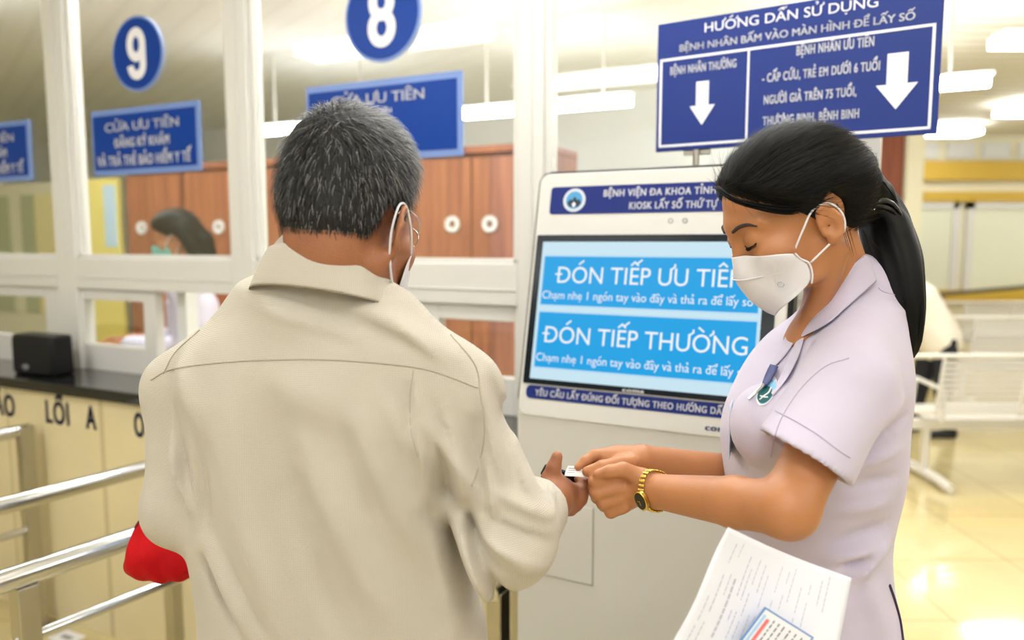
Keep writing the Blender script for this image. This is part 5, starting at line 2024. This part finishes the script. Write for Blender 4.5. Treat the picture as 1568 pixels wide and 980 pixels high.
# ---- printed form and laminated card by the elbow
pa, pb, pc, pd = at(1115, 807, 0.845), at(1304, 885, 0.865), at(1268, 1075, 0.83), at(1010, 1030, 0.81)
def sheet(s, t):
    p = pa.lerp(pb, s).lerp(pd.lerp(pc, s), t)
    return p+Vector((0, 0.012, -0.006))*math.sin(PI*s)*(1-0.5*t)+Vector((0, 0.0022, 0.001))*math.sin(9*t)*(1-s)**2
mb = MB(); mb.grid([[sheet(i/24, j/24) for i in range(25)] for j in range(25)])
form = obj('printed_form', mb, mat('white_paper', (232, 232, 238), 0.7), smooth=180, solid=0.0004, loc=pa)
tag(form, 'creased white printed form hanging below the elbow of the woman', 'paper form')
mb = MB()
def dash(s0, t0, t1, w):
    n = 10
    a = [sheet(s0, t0+(t1-t0)*k/n)-Vector((0, 0.0012, -0.0002)) for k in range(n+1)]
    w = w*0.65
    b = [sheet(s0+w, t0+(t1-t0)*k/n)-Vector((0, 0.0012, -0.0002)) for k in range(n+1)]
    mb.grid([a, b])
for s, segs, w in ((0.07, ((0.45, 0.62), (0.66, 0.9)), 0.010), (0.115, ((0.08, 0.22), (0.30, 0.55), (0.62, 0.9)), 0.010), (0.165, ((0.06, 0.16), (0.28, 0.42)), 0.008), (0.20, ((0.30, 0.72),), 0.022), (0.255, ((0.12, 0.40), (0.5, 0.58)), 0.010),
                   (0.29, ((0.20, 0.42), (0.5, 0.7)), 0.009), (0.33, ((0.12, 0.3), (0.36, 0.52), (0.56, 0.82)), 0.009), (0.38, ((0.14, 0.34), (0.5, 0.84)), 0.009), (0.42, ((0.2, 0.44), (0.5, 0.7)), 0.008), (0.50, ((0.1, 0.3), (0.36, 0.46)), 0.007),
                   (0.56, ((0.12, 0.22), (0.3, 0.42)), 0.007), (0.60, ((0.08, 0.34),), 0.008), (0.67, ((0.2, 0.40), (0.44, 0.6)), 0.008), (0.73, ((0.16, 0.24), (0.30, 0.5)), 0.008), (0.80, ((0.1, 0.3),), 0.010), (0.845, ((0.05, 0.34),), 0.010)):
    for a, b in segs:
        t = a
        while t < b:
            e = min(b, t+0.018+0.03*rng.random())
            dash(s, t, e, w)
            t = e+0.008
obj('print', mb, mat('form_print', (196, 196, 208), 0.8), form, smooth=180)
ca_, cb_, cd_ = at(1171, 929, 0.832), at(1246, 976, 0.842), at(1118, 1000, 0.818)
cu_, cv_ = (cb_-ca_), (cd_-ca_)
def card(s, t, o=0.0):
    nn = cu_.cross(cv_).normalized()
    if nn.y > 0:
        nn = -nn
    return ca_+cu_*s+cv_*t+nn*o
def cardbox(s0, s1, t0, t1, o0, o1):
    m_ = MB()
    v = [card(s, t, o) for o in (o0, o1) for s, t in ((s0, t0), (s1, t0), (s1, t1), (s0, t1))]
    m_.add(v, [(0, 1, 2, 3), (4, 5, 6, 7), (0, 1, 5, 4), (1, 2, 6, 5), (2, 3, 7, 6), (3, 0, 4, 7)])
    return m_
cd = thing('laminated_card', 'laminated card with a blue border and red heading on the white form', 'card', ca_)
obj('border', cardbox(0, 1, 0, 1.0, -0.0002, 0.0006), mat('card_blue_border', (110, 150, 206), 0.3), cd)
obj('face', cardbox(0.035, 0.965, 0.03, 0.97, 0.0006, 0.0009), mat('card_face', (236, 236, 240), 0.3), cd)
mb = MB()
m1 = cardbox(0.14, 0.20, 0.16, 0.7, 0.0009, 0.0011); mb.add(m1.v, m1.f)
obj('red_heading', mb, mat('card_red', (236, 120, 120), 0.5), cd)
mb = MB()
m1 = cardbox(0.06, 0.11, 0.12, 0.9, 0.0009, 0.0011); mb.add(m1.v, m1.f)
obj('blue_stripe', mb, mat('card_sky', (170, 205, 236), 0.5), cd)
mb = MB()
for s in (0.26, 0.36, 0.46, 0.58, 0.70, 0.82):
    t = 0.12
    while t < 0.85:
        e = t+0.03+0.08*rng.random()
        m1 = cardbox(s, s+0.022, t, e, 0.0009, 0.0011); mb.add(m1.v, m1.f)
        t = e+0.025
obj('print', mb, mat('card_print', (110, 112, 130), 0.6), cd)
# ------------------------------------------------------------------ people further off
def small_person(label, hip, chest, neck, headO, hyaw, hpitch, feet, hands, elbows, m_coat, m_legs, hair_long, mask_m, rt=0.13, coat_to=None):
    r = thing('person', label, 'person', (hip.x, hip.y, 0))
    H = Head(headO, (math.cos(hyaw), math.sin(hyaw)), hpitch)
    sd = Vector((-math.sin(hyaw), math.cos(hyaw), 0))
    sh = [neck+sd*k*0.17-Vector((0, 0, 0.06)) for k in (-1, 1)]
    def fb(P):
        d = head_field(H.loc(P), True, 0.08, 0.08)
        for s in (-1, 1):
            d = smin(d, ear_field(H.loc(P), s), 0.004)
        d = smin(d, cap(P, H.w(-0.03, 0, -0.03), neck, 0.05, 0.055), 0.02)
        d = smin(d, cap(P, neck, chest, 0.05, 0.08), 0.03)
        for k in (0, 1):
            d = smin(d, cap(P, chest, sh[k], 0.05, 0.04), 0.03)
            d = smin(d, smin(cap(P, sh[k], elbows[k], 0.04, 0.034), cap(P, elbows[k], hands[k], 0.034, 0.024), 0.01), 0.02)
            v = (hands[k]-elbows[k]).normalized()
            c = v.cross(Vector((0, 0, 1))).normalized()
            for j in range(4):
                o = hands[k]+c*(j-1.5)*0.018
                d = smin(d, chain(P, [o+v*0.02, o+v*0.085, o+v*0.13-Vector((0, 0, 0.02))], [0.013, 0.010, 0.008]), 0.006)
            d = smin(d, chain(P, [hands[k], hands[k]-c*0.035+v*0.03, hands[k]-c*0.045+v*0.07], [0.014, 0.011, 0.009]), 0.008)
        return d
    pts = [headO, neck, chest]+list(hands)+list(elbows)+sh
    lo = np.min([list(p) for p in pts], 0)-0.2
    hi = np.max([list(p) for p in pts], 0)+0.22
    solid('body', fb, lo, hi, 0.008, M['skin_woman'], r)
    def fc(P):
        q = (P-V3(hip))@np.array([list(sd), list(sd.cross(Vector((0, 0, 1)))), [0, 0, 1]]).T
        d = cap(P, hip, chest, rt, rt*1.02)
        d = smin(d, cap(P, sh[0], sh[1], 0.07), 0.06)
        if coat_to is not None:
            d = smin(d, cap(P, hip, coat_to, rt, rt*1.05), 0.05)
        for k in (0, 1):
            d = smin(d, smin(cap(P, sh[k], elbows[k], 0.062, 0.055), cap(P, elbows[k], elbows[k].lerp(hands[k], 0.8), 0.055, 0.044), 0.02), 0.03)
        n = np.sin(P[:, 0]*26+P[:, 2]*15)*np.sin(P[:, 2]*22-P[:, 1]*17)
        return d-0.004*n
    lo = np.min([list(p) for p in [hip, chest]+sh+list(elbows)+([coat_to] if coat_to is not None else [])], 0)-0.2
    hi = np.max([list(p) for p in [hip, chest]+sh+list(elbows)], 0)+0.2
    solid('coat', fc, lo, hi, 0.012, m_coat, r)
    def fl(P):
        d = None
        for k in (0, 1):
            h = hip+sd*(k*2-1)*0.08
            kn = h.lerp(feet[k], 0.5)+(Vector((math.cos(hyaw), math.sin(hyaw), 0))*0.03)
            e = smin(cap(P, h, kn, 0.095, 0.07), cap(P, kn, feet[k]+Vector((0, 0, 0.07)), 0.07, 0.05), 0.02)
            d = e if d is None else smin(d, e, 0.03)
        return np.maximum(d, 0.05-P[:, 2])
    lo = np.min([list(p) for p in [hip]+list(feet)], 0)-0.2
    hi = np.max([list(p) for p in [hip]+list(feet)], 0)+0.2
    solid('trousers', fl, lo, hi, 0.014, m_legs, r)
    for k in (0, 1):
        fw = Vector((math.cos(hyaw), math.sin(hyaw), 0))
        a = feet[k]
        solid('shoe', lambda P: smax(smin(cap(P, a-fw*0.03+Vector((0, 0, 0.035)), a+fw*0.15+Vector((0, 0, 0.028)), 0.036, 0.034), cap(P, a+Vector((0, 0, 0.04)), a+Vector((0, 0, 0.09)), 0.042, 0.04), 0.03), 0.001-P[:, 2], 0.004),
              V3(a)-0.25, V3(a)+0.25, 0.01, M['shoe'], r)
    HLs = [(0, 0.08), (40, 0.055), (70, 0.02), (88, 0.026), (112, 0.0), (140, -0.05), (180, -0.06)]
    def fh(P):
        Q = H.loc(P)
        d = hair_cap(Q, HLs, 0.018)
        if hair_long:
            d = smin(d, chain(P, [H.w(-0.07, 0, 0.04), H.w(-0.105, 0, -0.03), H.w(-0.10, 0, -0.12), H.w(-0.09, 0, -0.20)], [0.05, 0.058, 0.055, 0.03]), 0.03)
            for s in (-1, 1):
                d = smin(d, chain(P, [H.w(-0.03, s*0.07, 0.05), H.w(-0.06, s*0.075, -0.04), H.w(-0.07, s*0.06, -0.14)], [0.03, 0.032, 0.02]), 0.02)
        return d
    solid('hair', fh, V3(headO)-0.28, V3(headO)+0.25, 0.007, M['hair_black'], r)
    mbm = MB(); mbm.grid(mask_rows(H, MM, SM, 0.014))
    k_ = obj('face_mask', mbm, mask_m, r, smooth=180, solid=0.003)
    for s in (-1, 1):
        mbm = MB()
        mbm.tube(spline([H.w(0.055, s*0.068, -0.015), H.w(0.0, s*0.082, 0.032), H.w(-0.03, s*0.082, 0.0), H.w(0.035, s*0.064, -0.085)], 16), 0.002, 6)
        obj('ear_loop', mbm, M['mask_white'], k_, smooth=180)
    return r

# clerk in the office, looking towards the far end of the counter
hO = at(272, 368, 3.75)
hx = PI+0.25
fw_ = Vector((math.cos(hx), math.sin(hx), 0))
nk = hO+Vector((0.03, 0.0, -0.15))
ch = nk+Vector((0.02, 0.02, -0.18))
hp = Vector((ch.x+0.03, ch.y, 0.88))
sdv = Vector((-math.sin(hx), math.cos(hx), 0))
small_person('clerk with black hair and a teal mask behind the office glass', hp, ch, nk, hO, hx, 14,
             [Vector((hp.x, hp.y, 0))-sdv*0.09, Vector((hp.x, hp.y, 0))+sdv*0.09],
             [ch+fw_*0.32-sdv*0.14-Vector((0, 0, 0.16)), ch+fw_*0.32+sdv*0.14-Vector((0, 0, 0.16))],
             [ch-sdv*0.21-Vector((0, 0, 0.17)), ch+sdv*0.21-Vector((0, 0, 0.17))],
             mat('clerk_coat', (216, 214, 230), 0.85), M['trousers'], True, mat('mask_teal', (120, 200, 186), 0.8), 0.12)

# person bending over beyond the nearest bench
hp = at(1438, 522, 6.1)
ch = at(1402, 462, 6.12)
nk = at(1374, 444, 6.13)
hO = at(1350, 452, 6.14)
hx = PI+0.05
sdv = Vector((-math.sin(hx), math.cos(hx), 0))
ft = Vector((at(1408, 660, 6.18).x, 6.05, 0))
small_person('person in a cream shirt and black trousers bending over behind the ponytail', hp, ch, nk, hO, hx, 50,
             [ft-sdv*0.10, Vector((ft.x+0.16, ft.y, 0))+sdv*0.12],
             [at(1345, 560, 5.95), at(1352, 560, 6.25)], [at(1385, 515, 5.92), at(1385, 515, 6.3)],
             mat('cream_shirt', (224, 216, 198), 0.85), mat('black_trousers', (26, 27, 32), 0.85), False, M['mask_white'], 0.17)
